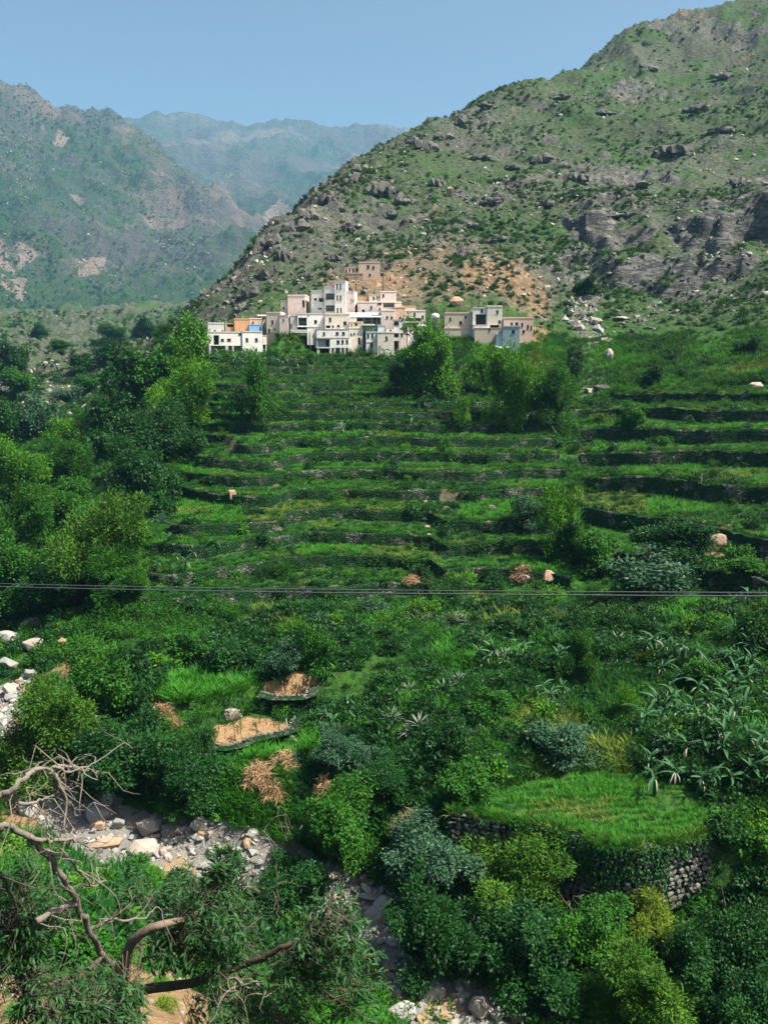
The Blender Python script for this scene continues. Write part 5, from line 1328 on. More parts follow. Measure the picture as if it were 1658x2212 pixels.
def scatter(name, label, x, y, z, rot, scl, idx, coll):
    me = bpy.data.meshes.new(name); me.vertices.add(len(x)); me.vertices.foreach_set('co', np.stack([x, y, z], -1).astype(np.float32).reshape(-1))
    for nm, arr in (('rot', rot), ('scl', scl)):
        a = me.attributes.new(nm, 'FLOAT_VECTOR', 'POINT'); a.data.foreach_set('vector', np.ascontiguousarray(arr, np.float32).reshape(-1))
    a = me.attributes.new('idx', 'INT', 'POINT'); a.data.foreach_set('value', np.ascontiguousarray(idx, np.int32))
    o = link(bpy.data.objects.new(name, me)); tag(o, label, kind='stuff')
    ng = bpy.data.node_groups.new(name, 'GeometryNodeTree')
    ng.interface.new_socket('Geometry', in_out='INPUT', socket_type='NodeSocketGeometry'); ng.interface.new_socket('Geometry', in_out='OUTPUT', socket_type='NodeSocketGeometry')
    gi, go = ng.nodes.new('NodeGroupInput'), ng.nodes.new('NodeGroupOutput'); ip = ng.nodes.new('GeometryNodeInstanceOnPoints'); ci = ng.nodes.new('GeometryNodeCollectionInfo')
    ci.inputs['Collection'].default_value = coll; ci.inputs['Separate Children'].default_value = True; ci.inputs['Reset Children'].default_value = True
    def named(nm, t):
        n = ng.nodes.new('GeometryNodeInputNamedAttribute'); n.data_type = t; n.inputs['Name'].default_value = nm; return n.outputs['Attribute']
    ip.inputs['Pick Instance'].default_value = True
    e2r = ng.nodes.new('FunctionNodeEulerToRotation')
    L = ng.links.new
    L(gi.outputs[0], ip.inputs['Points']); L(ci.outputs[0], ip.inputs['Instance']); L(named('idx', 'INT'), ip.inputs['Instance Index']); L(named('rot', 'FLOAT_VECTOR'), e2r.inputs[0]); L(e2r.outputs[0], ip.inputs['Rotation']); L(named('scl', 'FLOAT_VECTOR'), ip.inputs['Scale']); L(ip.outputs[0], go.inputs[0])
    md = o.modifiers.new('scatter', 'NODES'); md.node_group = ng
    return o
def spin(n, tilt=.12): return np.stack([rng.normal(size=n) * tilt, rng.normal(size=n) * tilt, rng.uniform(0, 6.28, n)], -1)
def sizes(n, a, b, sq=None):
    s = rng.uniform(a, b, n) if sq is None else a + (b - a) * rng.random(n) ** sq
    return np.stack([s * rng.uniform(.85, 1.2, n), s * rng.uniform(.85, 1.2, n), s * rng.uniform(.75, 1.2, n)], -1)

# ------------------------------------------------------------------ grass
def tuft(seed, n, mat, wide=.5, h=1.0, w=.05):
    rs = np.random.default_rng(seed); a = rs.uniform(0, 6.28, n); q = rs.random(n) ** .6 * wide
    b = np.c_[np.cos(a) * q, np.sin(a) * q, np.zeros(n)]; lean = np.c_[np.cos(a), np.sin(a), np.zeros(n)] * rs.uniform(.35, 1.25, n)[:, None] + rs.normal(size=(n, 3)) * .2
    lean[:, 2] = 0; hh = h * rs.uniform(.5, 1.15, n)[:, None]; side = np.c_[-np.sin(a + rs.normal(size=n)), np.cos(a), np.zeros(n)] * w
    p1 = b + lean * .35 * hh + np.array([0, 0, .6]) * hh; p2 = b + lean * .9 * hh + np.array([0, 0, .95]) * hh
    V = np.stack([b - side, b + side, p1 + side * .7, p1 - side * .7, p2], 1).reshape(-1, 3)
    k = np.arange(n)[:, None] * 5
    Fq = k + np.array([0, 1, 2, 3]); Ft = k + np.array([3, 2, 4])
    m = mesh_np('tuft', V, [Fq, Ft], [mat]); add_attr(m, 'tone', np.repeat(np.clip(rs.normal(.5, .25, n), 0, 1), 5))
    return m
GR = source('grass_tuft', [tuft(1, 26, L_GRASS), tuft(2, 26, L_GRASS, .55), tuft(3, 26, L_GRASSD), tuft(4, 22, L_GRASSD, .6), tuft(5, 24, L_GRASSY)])
UG = source('leafy_clump', [leaf_mesh('clump', *shrub_mesh(520 + i, 330, .15, spiky=i % 3 == 2)[:2], shrub_mesh(520 + i, 330, .15, spiky=i % 3 == 2)[2], m) for i, m in enumerate([L_DARK, L_MID, L_MID, L_DARK, L_BRIGHT, L_GREY, L_OLIVE])])
riser_m = G['ris']; treadC = np.clip(G['wC'] + G['wR'], 0, 1)
dirt_n = np.clip(plot + scree * 1.2, 0, 1)
cover_n = fbm(GX / 16, GY / 16, 3, 301)  # random noise that thins the grass off the terraces
def clear(i, j, x, y):
    m = 1 - dirt_n[i, j]
    return m
# grass: treads, lips, gardens, banks
OPEN = [[(40, 1760), (200, 1845), (640, 1880), (720, 2000), (300, 1985), (40, 1900)], [(430, 1590), (650, 1560), (650, 1625), (430, 1650)], [(555, 1495), (680, 1480), (680, 1530), (555, 1530)], [(600, 1465), (700, 1465), (690, 1480), (600, 1480)], [(-50, 1380), (75, 1400), (95, 1500), (50, 1600), (-50, 1600)], [(640, 1900), (780, 1930), (1000, 2040), (940, 2120), (760, 2060)]]
kC = np.floor(np.where(G['wR'] > .5, G['sR'], G['sC'])).astype(int); PLOTV = _hash(kC, np.floor(TH / .085 + kC * .37).astype(int), 17)
def d_grass(i, j, x, y, u, v):
    m = clear(i, j, x, y)
    for P in OPEN: m = m * np.where(inpoly(u, v, P), .15, 1)
    m = m * np.where(riser_m[i, j] > .4, .10, .95)
    gf = np.zeros(np.shape(x), bool)
    for fd in GRASSF: gf |= inpoly(x, y, fd['xy'])
    return m * np.where((treadC[i, j] > .4) | gf, 1, np.clip(.55 + .8 * cover_n[i, j], .1, 1))
parts = []
for n, r0, r1 in ((15000, 34, 60), (20000, 60, 92), (26000, 92, 140), (30000, 140, 215)):
    parts.append(sample(n, r0, r1, d_grass))
x, y, z, i, j = [np.concatenate(a) for a in zip(*parts)]
rr_ = np.hypot(x, y); n = len(x)
pv = PLOTV[i, j]; ter = treadC[i, j] > .4
tonen = fbm(x / 9, y / 9, 3, 311) + np.where(ter, 1.1 * (pv - .25), 0)
for fd in GRASSF: tonen = tonen + 1.5 * inpoly(x, y, fd['xy'])
idx = np.where(tonen > .18, rng.integers(0, 2, n), rng.integers(2, 4, n)); idx = np.where(fbm(x / 12, y / 12, 3, 313) > .75, 4, idx)
scl = sizes(n, .35, .8) * (1 + rr_ / 260)[:, None]
inF = inpoly(x, y, FIELD['xy']); scl[inF] *= .3; scl[ter] *= np.where(pv[ter] > .8, .62, .40)[:, None]; idx = np.where(ter & (pv < .14), 4, idx)
scatter('grass', 'green grass covering the terraces and gardens', x, y, z - .04, spin(n), scl, idx, GR)
# extra grass hanging over the lips of the terraces
def d_lip(i, j, x, y, u, v):
    i2 = np.minimum(i + 1, NR - 1); i3 = np.maximum(i - 2, 0)
    up = riser_m[i3, j] > .4
    return np.where(up & (riser_m[i, j] < .4) & (fbm(x / 6, y / 6, 3, 319) > -.45), .95, .0)
x, y, z, i, j = sample(230000, 86, 205, d_lip); n = len(x)
scl = sizes(n, .24, .55); idx = np.where(fbm(x / 8, y / 8, 3, 321) > -.45, rng.integers(0, 2, n), rng.integers(2, 4, n)); idx = np.where(fbm(x / 5, y / 5, 3, 323) > .15, 4, idx)
scatter('lip_grass', 'brighter grass along the edges of the terraces', x, y, z - .05, spin(n, .25), scl, idx, GR)
# crop rows on the level field
Pf = FIELD['xy']; c0 = Pf.mean(0); rows = []
for k in np.arange(-9, 9, .72):
    for s in np.arange(-12, 12, .16):
        rows.append((c0[0] + s + rng.normal() * .06, c0[1] + k + .10 * s * .4 + .35 * math.sin(s * .35 + k * .2) + rng.normal() * .10))
rows = np.array(rows); ok = inpoly(rows[:, 0], rows[:, 1], Pf) & (polydist(rows[:, 0], rows[:, 1], Pf) > .15) & (fbm(rows[:, 0] / 2, rows[:, 1] / 2, 3, 331) > -.55); rows = rows[ok]; n = len(rows)
idx = np.where(fbm(rows[:, 0] / 3, rows[:, 1] / 3, 3, 333) > .55, 4, rng.integers(0, 2, n))
scl = sizes(n, .20, .40) * (1 + .35 * fbm(rows[:, 0] / 2.5, rows[:, 1] / 2.5, 2, 335))[:, None]
scatter('crop_rows', 'short bright green fodder growing in rows on the level field', rows[:, 0], rows[:, 1], np.full(n, FIELD['z'] - .02), spin(n), scl, idx, GR)

# ragged grass hanging over the rim of the field wall
e_ = FIELD['xy'][:10]; t_ = rng.random(420) * 9; i_ = np.minimum(t_.astype(int), 8); f_ = (t_ - i_)[:, None]; q_ = e_[i_] * (1 - f_) + e_[i_ + 1] * f_; d_ = e_[i_ + 1] - e_[i_]; n_ = np.c_[d_[:, 1], -d_[:, 0]]; n_ /= np.linalg.norm(n_, axis=1)[:, None]
q_ = q_ + n_ * rng.uniform(-.45, .16, (420, 1)); k_ = fbm(t_ * 1.7, t_ * 0, 3, 337) > -.35; q_ = q_[k_]; m_n = len(q_)
scatter('rim_grass', 'ragged grass along the rim of the field wall', q_[:, 0], q_[:, 1], np.full(m_n, FIELD['z'] - .12), spin(m_n, .3), sizes(m_n, .22, .6), rng.choice([0, 1, 2, 4], m_n), GR)

# ------------------------------------------------------------------ leafy undergrowth
OPEN = [[(40, 1770), (200, 1850), (640, 1890), (720, 2000), (300, 1985), (40, 1900)], [(430, 1590), (650, 1560), (650, 1625), (430, 1650)], [(555, 1495), (680, 1480), (680, 1530), (555, 1530)], [(600, 1465), (700, 1465), (690, 1480), (600, 1480)], [(-50, 1380), (70, 1400), (90, 1500), (40, 1600), (-50, 1600)], [(640, 1900), (780, 1930), (1000, 2040), (940, 2120), (760, 2060)]]
def d_under(i, j, x, y, u, v):
    m = clear(i, j, x, y) * (1 - inF_(x, y))
    for P in OPEN: m = m * np.where(inpoly(u, v, P), .12, 1)
    ris = riser_m[i, j] > .4
    ter = treadC[i, j]
    patch = sstep(-.05, .35, fbm(x / 7, y / 7, 3, 341))
    m = m * np.where(ris, .10 + .40 * patch, np.where(ter > .4, .06 + np.where(PLOTV[i, j] < .42, np.where(v < 960, .75, .22), .0) + .35 * sstep(.1, .5, fbm(x / 9, y / 9, 3, 343)), .18 + .8 * patch))
    top = 1.5 * sstep(960, 800, v) * (r_ax[i] > 150) * (ter > .4)
    left = sstep(420, 330, u) * (r_ax[i] > 90) * (r_ax[i] < 210)
    return np.clip(m + .45 * top * (m > 0) + .5 * left * (m > 0), 0, 1)
def inF_(x, y):
    m = np.zeros(np.shape(x))
    for P in FPOLY: m = np.maximum(m, inpoly(x, y, P))
    for fd in GRASSF: m = np.maximum(m, inpoly(x, y, fd['xy']))
    return m
parts = []
for n, r0, r1 in ((7500, 33, 60), (12000, 60, 95), (15000, 95, 150), (17000, 150, 240), (7000, 240, 330)):
    parts.append(sample(n, r0, r1, (lambda i, j, x, y, u, v: d_under(i, j, x, y, u, v) * np.where((r_ax[i] > 212) & (u > 420), 0, 1))))
x, y, z, i, j = [np.concatenate(a) for a in zip(*parts)]; n = len(x)
fz = fbm(x / 10, y / 10, 3, 351)
idx = np.where(fz > .25, rng.integers(1, 3, n), np.where(fz < -.2, rng.choice([0, 3], n), rng.choice([0, 1, 2, 3, 4, 5, 6], n, p=[.2, .22, .22, .14, .07, .09, .06])))
idx = np.where((riser_m[i, j] > .4) & (rng.random(n) < .8), rng.choice([0, 3, 3, 1], n), idx)  # mostly dark leaves on the risers: their shade put into leaf colour
scl = sizes(n, .55, 2.0, 1.7); tr = (treadC[i, j] > .4) & (riser_m[i, j] < .4) & (np.hypot(x, y) < 158); scl[tr] *= .62
scatter('undergrowth', 'leafy undergrowth filling the gardens and terrace banks', x, y, z - .08, spin(n), scl, idx, UG)
# ------------------------------------------------------------------ hillside scrub and loose rock
SB = source('hill_bush', [leaf_mesh('clump', *shrub_mesh(560 + i, 260, .17)[:2], shrub_mesh(560 + i, 260, .17)[2], m) for i, m in enumerate([L_DARK, L_DARK, L_MID, L_OLIVE, L_GREY])])
RK = source('hill_rock', [stone_mesh('rock', 600 + k, m, 14, (1, .8, .65), .5) for k, m in enumerate([M_DARKROCK, M_DARKROCK, M_PALE, M_BOULDER, M_TAN])])
def d_scrub(i, j, x, y, u, v):
    f = far[i, j]; bare = np.clip(brown[i, j], 0, 1)
    pt = sstep(-.25, .5, fbm(x / 22, y / 22, 4, 361))
    return f * (.10 + .90 * pt + .15 * leftlow[i, j]) * (1 - .35 * bare) * (1 - scree[i, j])
xs = [sample(26000, 205, 330, d_scrub), sample(20000, 330, 520, d_scrub), sample(14000, 520, 760, d_scrub)]
x, y, z, i, j = [np.concatenate(a) for a in zip(*xs)]; n = len(x)
ll_ = leftlow[i, j]; scl = sizes(n, .35, 2.1, 3.0) * (1 + .35 * ll_)[:, None] * (1 + .35 * sstep(300, 700, np.hypot(x, y)))[:, None]; scl[:, 2] *= .8
scatter('hillside_scrub', 'dark scrub bushes dotted over the mountain slope', x, y, z - .1, spin(n), scl, rng.choice(5, n, p=[.32, .25, .2, .15, .08]), SB)
def d_rocks(i, j, x, y, u, v):
    pt = sstep(-.15, .55, fbm(x / 18, y / 18, 4, 371))
    return far[i, j] * (1 - .3 * leftlow[i, j]) * np.clip(.12 + .6 * pt + .5 * brown[i, j] + .5 * rock[i, j] + gully[i, j], 0, 1)
xs = [sample(24000, 205, 330, d_rocks), sample(18000, 330, 520, d_rocks), sample(9000, 520, 760, d_rocks)]
x, y, z, i, j = [np.concatenate(a) for a in zip(*xs)]; n = len(x)
b = brown[i, j]; g_ = gully[i, j]
scl = sizes(n, .25, 2.6, 4.0) * (1 + .4 * sstep(300, 700, np.hypot(x, y)) + .5 * g_)[:, None]
idx = np.where(rng.random(n) < b * .75, rng.choice([4, 4, 2], n), rng.choice(4, n, p=[.48, .36, .06, .10])); idx = np.where((g_ > .4) & (rng.random(n) < .8), rng.choice([2, 3], n), idx)
scatter('hillside_rocks', 'loose rocks and outcrops scattered over the mountain slope', x, y, z - .05, spin(n, .5), scl, idx, RK)
# the left mountain
thB, rB, zB = LB
def onB(n, seed):
    rs = np.random.default_rng(seed); r = KB * np.sqrt(rs.uniform(335 ** 2, 940 ** 2, n)); th = rs.uniform(R(-28), R(-11), n)
    a = np.clip(np.searchsorted(rB, r), 1, len(rB) - 1); b = np.clip(np.searchsorted(thB, th), 0, len(thB) - 1)
    return r * np.sin(th), r * np.cos(th), zB[a, b]
x, y, z = onB(26000, 5); ok = rng.random(len(x)) < .1 + .9 * sstep(-.3, .5, fbm(x / 80, y / 80, 4, 381)); x, y, z = x[ok], y[ok], z[ok]; n = len(x)
scatter('left_mountain_scrub', 'dark scrub bushes over the hazy left mountain', x, y, z - .2, spin(n), sizes(n, 1.4, 6.0, 3.0), rng.choice(5, n, p=[.36, .3, .2, .06, .08]), SB)
x, y, z = onB(14000, 6); ok = rng.random(len(x)) < .1 + .9 * sstep(-.1, .5, fbm(x / 70, y / 70, 4, 391)); x, y, z = x[ok], y[ok], z[ok]; n = len(x)
scatter('left_mountain_rocks', 'loose rock over the hazy left mountain', x, y, z - .2, spin(n, .5), sizes(n, 1.2, 6.5, 3.6), rng.choice(5, n, p=[.4, .25, .12, .2, .03]), RK)
# stony ground of the side valley
x, y, z, i, j = sample(16000, 150, 330, lambda i, j, x, y, u, v: np.clip(scree[i, j], 0, 1) * .35 * (u < 300), -29, -14); n = len(x)
if n: scatter('side_valley_stones', 'pale stones of the dry side valley', x, y, z, spin(n, .5), sizes(n, .5, 2.4, 2.), rng.choice([2, 2, 3], n), RK)

# ------------------------------------------------------------------ stream bed
CB = source('cobble', [stone_mesh('cobble', 640 + k, m, 12, (1, .85, .7), .3) for k, m in enumerate([M_BOULDER, M_BOULDER, M_PALE, M_DARKROCK])])
x, y, z, i, j = sample(26000, 30, 84, lambda i, j, x, y, u, v: sstep(.35, .8, scree[i, j]) * (.35 + .65 * (fbm(x / 2.5, y / 2.5, 3, 401) > -.1))); n = len(x)
scatter('stream_cobbles', 'pale cobbles and gravel of the stream bed', x, y, z - .02, spin(n, .5), sizes(n, .18, 1.0, 2.4), rng.choice(4, n, p=[.5, .25, .17, .08]), CB)
x, y, z, i, j = sample(1500, 30, 84, lambda i, j, x, y, u, v: sstep(.55, .9, scree[i, j]) * (.25 + .75 * (fbm(x / 4, y / 4, 3, 403) > .0))); n = len(x)
order = np.argsort(-rng.random(n))[:235]
for k, q in enumerate(order):
    s = .6 + 1.25 * rng.random() ** 2.4
    o = link(bpy.data.objects.new('boulder', BOULDERS[k % 8])); o.location = (x[q], y[q], z[q] + s * .12)
    o.rotation_euler = tuple(rng.normal(size=3) * np.array([.4, .4, 3])); o.scale = (s * rng.uniform(.8, 1.4), s * rng.uniform(.8, 1.3), s * rng.uniform(.7, 1.1))
    m_ = [M_BOULDER, M_BOULDER, M_BOULDER, M_PALE, M_TAN][int(rng.integers(0, 5))] if rng.random() > .12 else M_DARKROCK
    setmat(o, m_)
    w = 'large ' if s > 1.25 else ('' if s > .8 else 'small ')
    remember(o, w + {M_BOULDER: 'grey', M_PALE: 'pale', M_TAN: 'tan', M_DARKROCK: 'dark'}[m_] + ' boulder', 'boulder', 'boulders of the stony stream bed')

BIG = [stone_mesh('boulder', 720 + k, M_BOULDER, 24, (1, .8, .9), .36, .02) for k in range(6)]
def put_rock(u, v, w, h, mat, label, lean=0., name='boulder', depth=None, rmin=16):
    """a boulder seen w wide and h high, its foot at (u, v)"""
    p = hit(u, v, rmin); k = slant(p) * S / F
    W, H = w * k, h * k
    o = link(bpy.data.objects.new(name, BIG[random.randrange(6)])); setmat(o, mat)
    o.location = p + Vector((0, 0, H * .30)); o.scale = (W * 1.1, (depth or (W + H) / 2) * 1.05, H * 1.1); o.rotation_euler = (0, lean, random.uniform(-.4, .4))
    tag(o, label, 'boulder'); return o
put_rock(20, 1392, 62, 40, M_BOULDER, 'huge grey boulder at the left edge above the stream bed'); put_rock(70, 1352, 48, 24, M_BOULDER, 'flat topped grey boulder in shade above the huge grey boulder'); put_rock(44, 1360, 26, 26, M_PALE, 'rounded pale boulder between the two big grey boulders'); put_rock(74, 1404, 48, 34, M_PALE, 'split pink grey boulder right of the huge grey boulder')
put_rock(140, 1402, 28, 34, M_TAN, 'tan boulder on the rim of the orange earth bank'); put_rock(205, 1380, 22, 10, M_TAN, 'low tan rock on the grassy ledge above the stream'); put_rock(18, 1446, 50, 34, M_BOULDER, 'broad grey boulder low at the left edge'); put_rock(30, 1490, 30, 18, M_PALE, 'low pale boulder under the broad grey boulder')
put_rock(325, 1800, 62, 44, M_PALE, 'big pink white boulder in the middle of the stream bed'); put_rock(372, 1806, 50, 40, M_DARKROCK, 'big shaded dark boulder right of the pink white boulder'); put_rock(310, 1846, 70, 40, M_PALE, 'broad whitish boulder lower in the stream bed'); put_rock(215, 1770, 60, 44, M_BOULDER, 'tall grey boulder at the bend of the stream bed'); put_rock(258, 1788, 26, 30, M_BOULDER, 'upright light grey slab beside the bend boulder')  # dark rock on the shaded boulder puts its shade into the colour
put_rock(230, 1828, 70, 22, M_TAN, 'long flat peach rock under the bend boulder'); put_rock(430, 1790, 40, 34, M_BOULDER, 'gravelly grey boulder behind the stream cobbles')
put_rock(500, 1082, 24, 34, M_TAN, 'upright orange boulder standing on the left terraces', -.1); put_rock(1062, 1104, 18, 18, M_DARKROCK, 'dark rounded boulder on the terraces right of the rock stair'); put_rock(1186, 1258, 34, 34, M_TAN, 'leaning tan rock propped on the terrace edge', .5); put_rock(1130, 1258, 46, 28, M_PALE, 'pale tan broken rock left of the leaning tan rock')
put_rock(1280, 1960, 46, 44, M_BOULDER, 'grey boulder with a pink side below the field wall'); put_rock(503, 1554, 40, 34, M_PALE, 'pale pointed boulder on the edge of the largest brown plot'); put_rock(690, 1548, 22, 18, M_BOULDER, 'small grey boulder right of the largest brown plot'); put_rock(1630, 842, 44, 22, M_PALE, 'pale boulder on top of the upper right terrace')
put_rock(1315, 780, 16, 34, M_PALE, 'tall pale slab of rock in the gully'); put_rock(1312, 740, 36, 14, M_PALE, 'broad pale ledge of rock above the tall slab'); put_rock(1290, 700, 26, 16, M_PALE, 'pale rock high in the gully'); put_rock(1345, 690, 40, 9, M_PALE, 'long pale slanting rock right of the gully head'); put_rock(1270, 850, 34, 16, M_PALE, 'pale cracked rock at the foot of the gully'); put_rock(1300, 846, 40, 20, M_DARKROCK, 'dark rock beside the pale cracked rock')
put_rock(1550, 1190, 54, 50, M_TAN, 'tan layered rock face on the lower right terraces'); put_rock(1410, 1222, 40, 30, M_TAN, 'small tan rock below the dark leafy tree'); put_rock(1035, 2192, 46, 50, M_PALE, 'rounded pale boulder on the gravel bar'); put_rock(870, 2206, 70, 54, M_BOULDER, 'wedge shaped grey boulder left on the gravel bar'); put_rock(1075, 2200, 36, 30, M_BOULDER, 'small grey boulder right of the rounded pale boulder'); put_rock(1120, 2206, 50, 44, M_DARKROCK, 'shaded blue grey boulder at the right end of the gravel bar')  # the shaded boulder's dark rock colour has the shade painted in
put_rock(960, 2206, 40, 26, M_TAN, 'low tan rock on the gravel bar'); put_rock(720, 1900, 30, 18, M_PALE, 'pale pinkish rock on the stream bank below the thicket'); put_rock(800, 1944, 54, 14, M_BOULDER, 'long flat grey rock below the thicket'); put_rock(900, 1936, 60, 26, M_PALE, 'pale rock half hidden below the straw heap')
put_rock(985, 660, 34, 24, M_TAN, 'pinkish rock slab on the brown slope behind the houses', name='boulder'); put_rock(972, 424, 16, 28, M_TAN, 'orange rock on the crag slope')
for q, (u, v) in enumerate([(918, 1088), (922, 1106), (917, 1124), (922, 1142), (926, 1160), (930, 1176)]):
    o = put_rock(u, v, 15, 9, M_TAN if q % 2 else M_PALE, f'{ordinal(q + 1)} step from the top of the rock stair on the terraces', name='stair_stone'); o['category'] = 'stone step'; o['group'] = 'stones of the terrace stair'

# crags on the mountain: jumbled dark outcrops, each one body of rock
def crag_mesh(seed):
    rs = np.random.default_rng(seed); V = []; Fc = []
    for k in range(13):
        bm = hull_stone(seed * 31 + k, 13, (1, .9, 1), .65); a = rs.uniform(0, 6.28); q = rs.random() ** .6 * .42; s = rs.uniform(.22, .5)
        M_ = Matrix.Translation((math.cos(a) * q, math.sin(a) * q * .7, (.45 - q) * .6 * rs.random())) @ Euler((rs.normal() * .25, .35 + rs.normal() * .2, rs.uniform(0, 6))).to_matrix().to_4x4() @ Matrix.Diagonal((s * .8, s, s * rs.uniform(.7, 1.5), 1))
        n0 = len(V); bm.verts.index_update(); V += [(M_ @ v.co)[:] for v in bm.verts]; Fc += [tuple(n0 + v.index for v in f.verts) for f in bm.faces]; bm.free()
    me = bpy.data.meshes.new('crag'); me.from_pydata(V, [], Fc); me.materials.append(M_DARKROCK); return me
CRAGS = [crag_mesh(k + 1) for k in range(5)]
CL_ = [(815, 420, 70, 60), (870, 440, 50, 50), (640, 500, 70, 50), (700, 440, 60, 50), (920, 325, 64, 46), (960, 300, 50, 30), (1030, 345, 60, 28), (1170, 350, 56, 40), (1110, 365, 44, 22), (1370, 405, 66, 26), (1450, 330, 76, 36), (1180, 445, 50, 34), (590, 530, 50, 60), (760, 395, 54, 44), (1060, 440, 50, 28), (540, 640, 46, 46), (1560, 290, 70, 34), (1310, 250, 66, 30), (1200, 215, 46, 28), (745, 500, 44, 38),
       (610, 560, 40, 40), (665, 470, 50, 40), (780, 370, 44, 34), (890, 310, 40, 34), (840, 470, 44, 30), (940, 400, 40, 30), (990, 270, 46, 24), (1050, 230, 40, 20), (570, 600, 44, 44), (520, 670, 40, 30), (1080, 520, 44, 22), (1020, 490, 46, 22), (1250, 390, 50, 28), (1500, 240, 60, 30), (1600, 400, 60, 34), (1330, 470, 60, 30), (1560, 170, 60, 30), (1400, 150, 50, 24), (720, 560, 40, 26), (660, 600, 36, 28)]
for (u, v, w, h) in CL_:
    p = hit(u, v, 205)
    if p is None: continue
    k = slant(p) * S / F; o = link(bpy.data.objects.new('crag', CRAGS[random.randrange(5)]))
    o.location = p + Vector((0, .5, h * k * .05)); o.scale = (w * k * 1.15, w * k * .9, h * k * 1.3); o.rotation_euler = (random.uniform(-.15, .15), random.uniform(-.15, .15), random.uniform(-.6, .6))
    remember(o, 'dark jagged crag', 'crag', 'crags of the right hand mountain', p)

# ------------------------------------------------------------------ shrubs one by one
def d_shrub(i, j, x, y, u, v):
    op = np.ones(np.shape(x))
    for P in OPEN: op = op * np.where(inpoly(u, v, P), .1, 1)
    return op * clear(i, j, x, y) * (1 - inF_(x, y)) * np.where(riser_m[i, j] > .4, .3, 1) * sstep(-.3, .3, fbm(x / 10, y / 10, 3, 411))
xs = [sample(130, 33, 60, d_shrub), sample(200, 60, 95, d_shrub), sample(190, 95, 205, d_shrub)]
x, y, z, i, j = [np.concatenate(a) for a in zip(*xs)]; n = len(x)
pick = rng.permutation(n)[:250]
for q in pick:
    s = rng.uniform(1.3, 2.9); u, v = project(x[q], y[q], z[q])
    if math.hypot(x[q], y[q]) > 95: s *= .95
    o = empty('shrub', (x[q], y[q], z[q] - .08), rng.uniform(0, 6.28))
    tone = rng.choice(['dark', 'mid', 'bright', 'grey', 'olive'], p=[.34, .34, .12, .12, .08])
    f = link(bpy.data.objects.new('foliage', SHRUBS[int(rng.integers(0, 6))]), o); setmat(f, LM[tone]); f.scale = (s * rng.uniform(.9, 1.3), s * rng.uniform(.9, 1.3), s * rng.uniform(.8, 1.15))
    remember(o, ('large ' if s > 2.3 else '') + LW[tone] + ' bush', 'bush', 'bushes of the gardens and terraces', z=s * .4)
    st = MB(); 
    for a in range(5): st.tube([(0, 0, -.1), (.12 * math.cos(a * 1.26) * s, .12 * math.sin(a * 1.26) * s, .35 * s)], [.03, .012], 4, False)
    st.build('stem', M_BARK, o)

# ------------------------------------------------------------------ bananas, agaves
def blade(L, W, arch, seg, fold, mat, name, thick=0.0, n0=.25):
    V = []; T = []
    for k in range(seg + 1):
        f = k / seg; a = f * arch
        px = L * (math.sin(a) / max(arch, .01)) if arch > .01 else L * f
        pz = L * ((1 - math.cos(a)) / max(arch, .01))
        w = W * (n0 + (1 - n0) * math.sin(min(f * 2.2, 1.57))) * (1 - f ** 3.5) + .002
        V += [(px, -w / 2, -pz + fold * w), (px, 0, -pz), (px, w / 2, -pz + fold * w)]; T += [.3 + .4 * f, .5, .3 + .4 * f]
    Fc = [(k * 3 + a, k * 3 + a + 1, k * 3 + a + 4, k * 3 + a + 3) for k in range(seg) for a in (0, 1)]
    m = mesh_np(name, np.array(V), np.array(Fc), [mat]); add_attr(m, 'tone', np.array(T)); return m
BL = [blade(1.5, .30, .9, 6, .34, L_BANANA, 'leaf'), blade(1.35, .27, 1.7, 6, .3, L_BANANA, 'leaf'), blade(1.2, .25, .4, 6, .36, L_BANANA, 'leaf')]
BD = blade(1.2, .12, 2.0, 6, .3, L_DEADLEAF, 'withered_leaf')
def banana(p, s, desc):
    e = empty('banana_plant', p, random.uniform(0, 6.28)); s0 = s; s = s * .82; e.scale = (s, s, s); e.rotation_euler = (random.gauss(0, .12), random.gauss(0, .12), random.uniform(0, 6.28))
    m = MB(); m.tube([(0, 0, -.1), (.02, 0, .7), (.05, .02, 1.5)], [.13, .11, .07], 7); m.build('stem', L_BANANA, e)
    for k in range(7):
        o = link(bpy.data.objects.new('leaf', BL[k % 3]), e); o.location = (.04, .01, 1.4 + .04 * k); o.rotation_euler = (random.gauss(0, .3), -random.uniform(.1, 1.35), k * 2.4 + random.uniform(-.7, .7)); o.scale = (random.uniform(.6, 1.15),) * 3
    for k in range(random.randrange(1, 5)):
        o = link(bpy.data.objects.new('withered_leaf', BD), e); o.location = (.03, 0, 1.25); o.rotation_euler = (0, random.uniform(-.9, .5), random.uniform(0, 6.28)); o.scale = (random.uniform(.6, 1.2),) * 3
    remember(e, desc, 'banana plant', 'banana plants in the gardens', p, s)
BP = [(1390, 1415, 1680, 1730, 110, 1.0), (1150, 1420, 1330, 1560, 6, .9), (1010, 1395, 1140, 1460, 7, .9), (460, 775, 860, 800, 26, 1.35), (880, 880, 940, 930, 6, 1.1), (1330, 1200, 1470, 1290, 9, 1.), (330, 1170, 470, 1250, 9, .9), (690, 1530, 800, 1600, 6, .8), (1560, 1300, 1650, 1400, 6, 1.), (560, 810, 820, 960, 14, 1.1)]
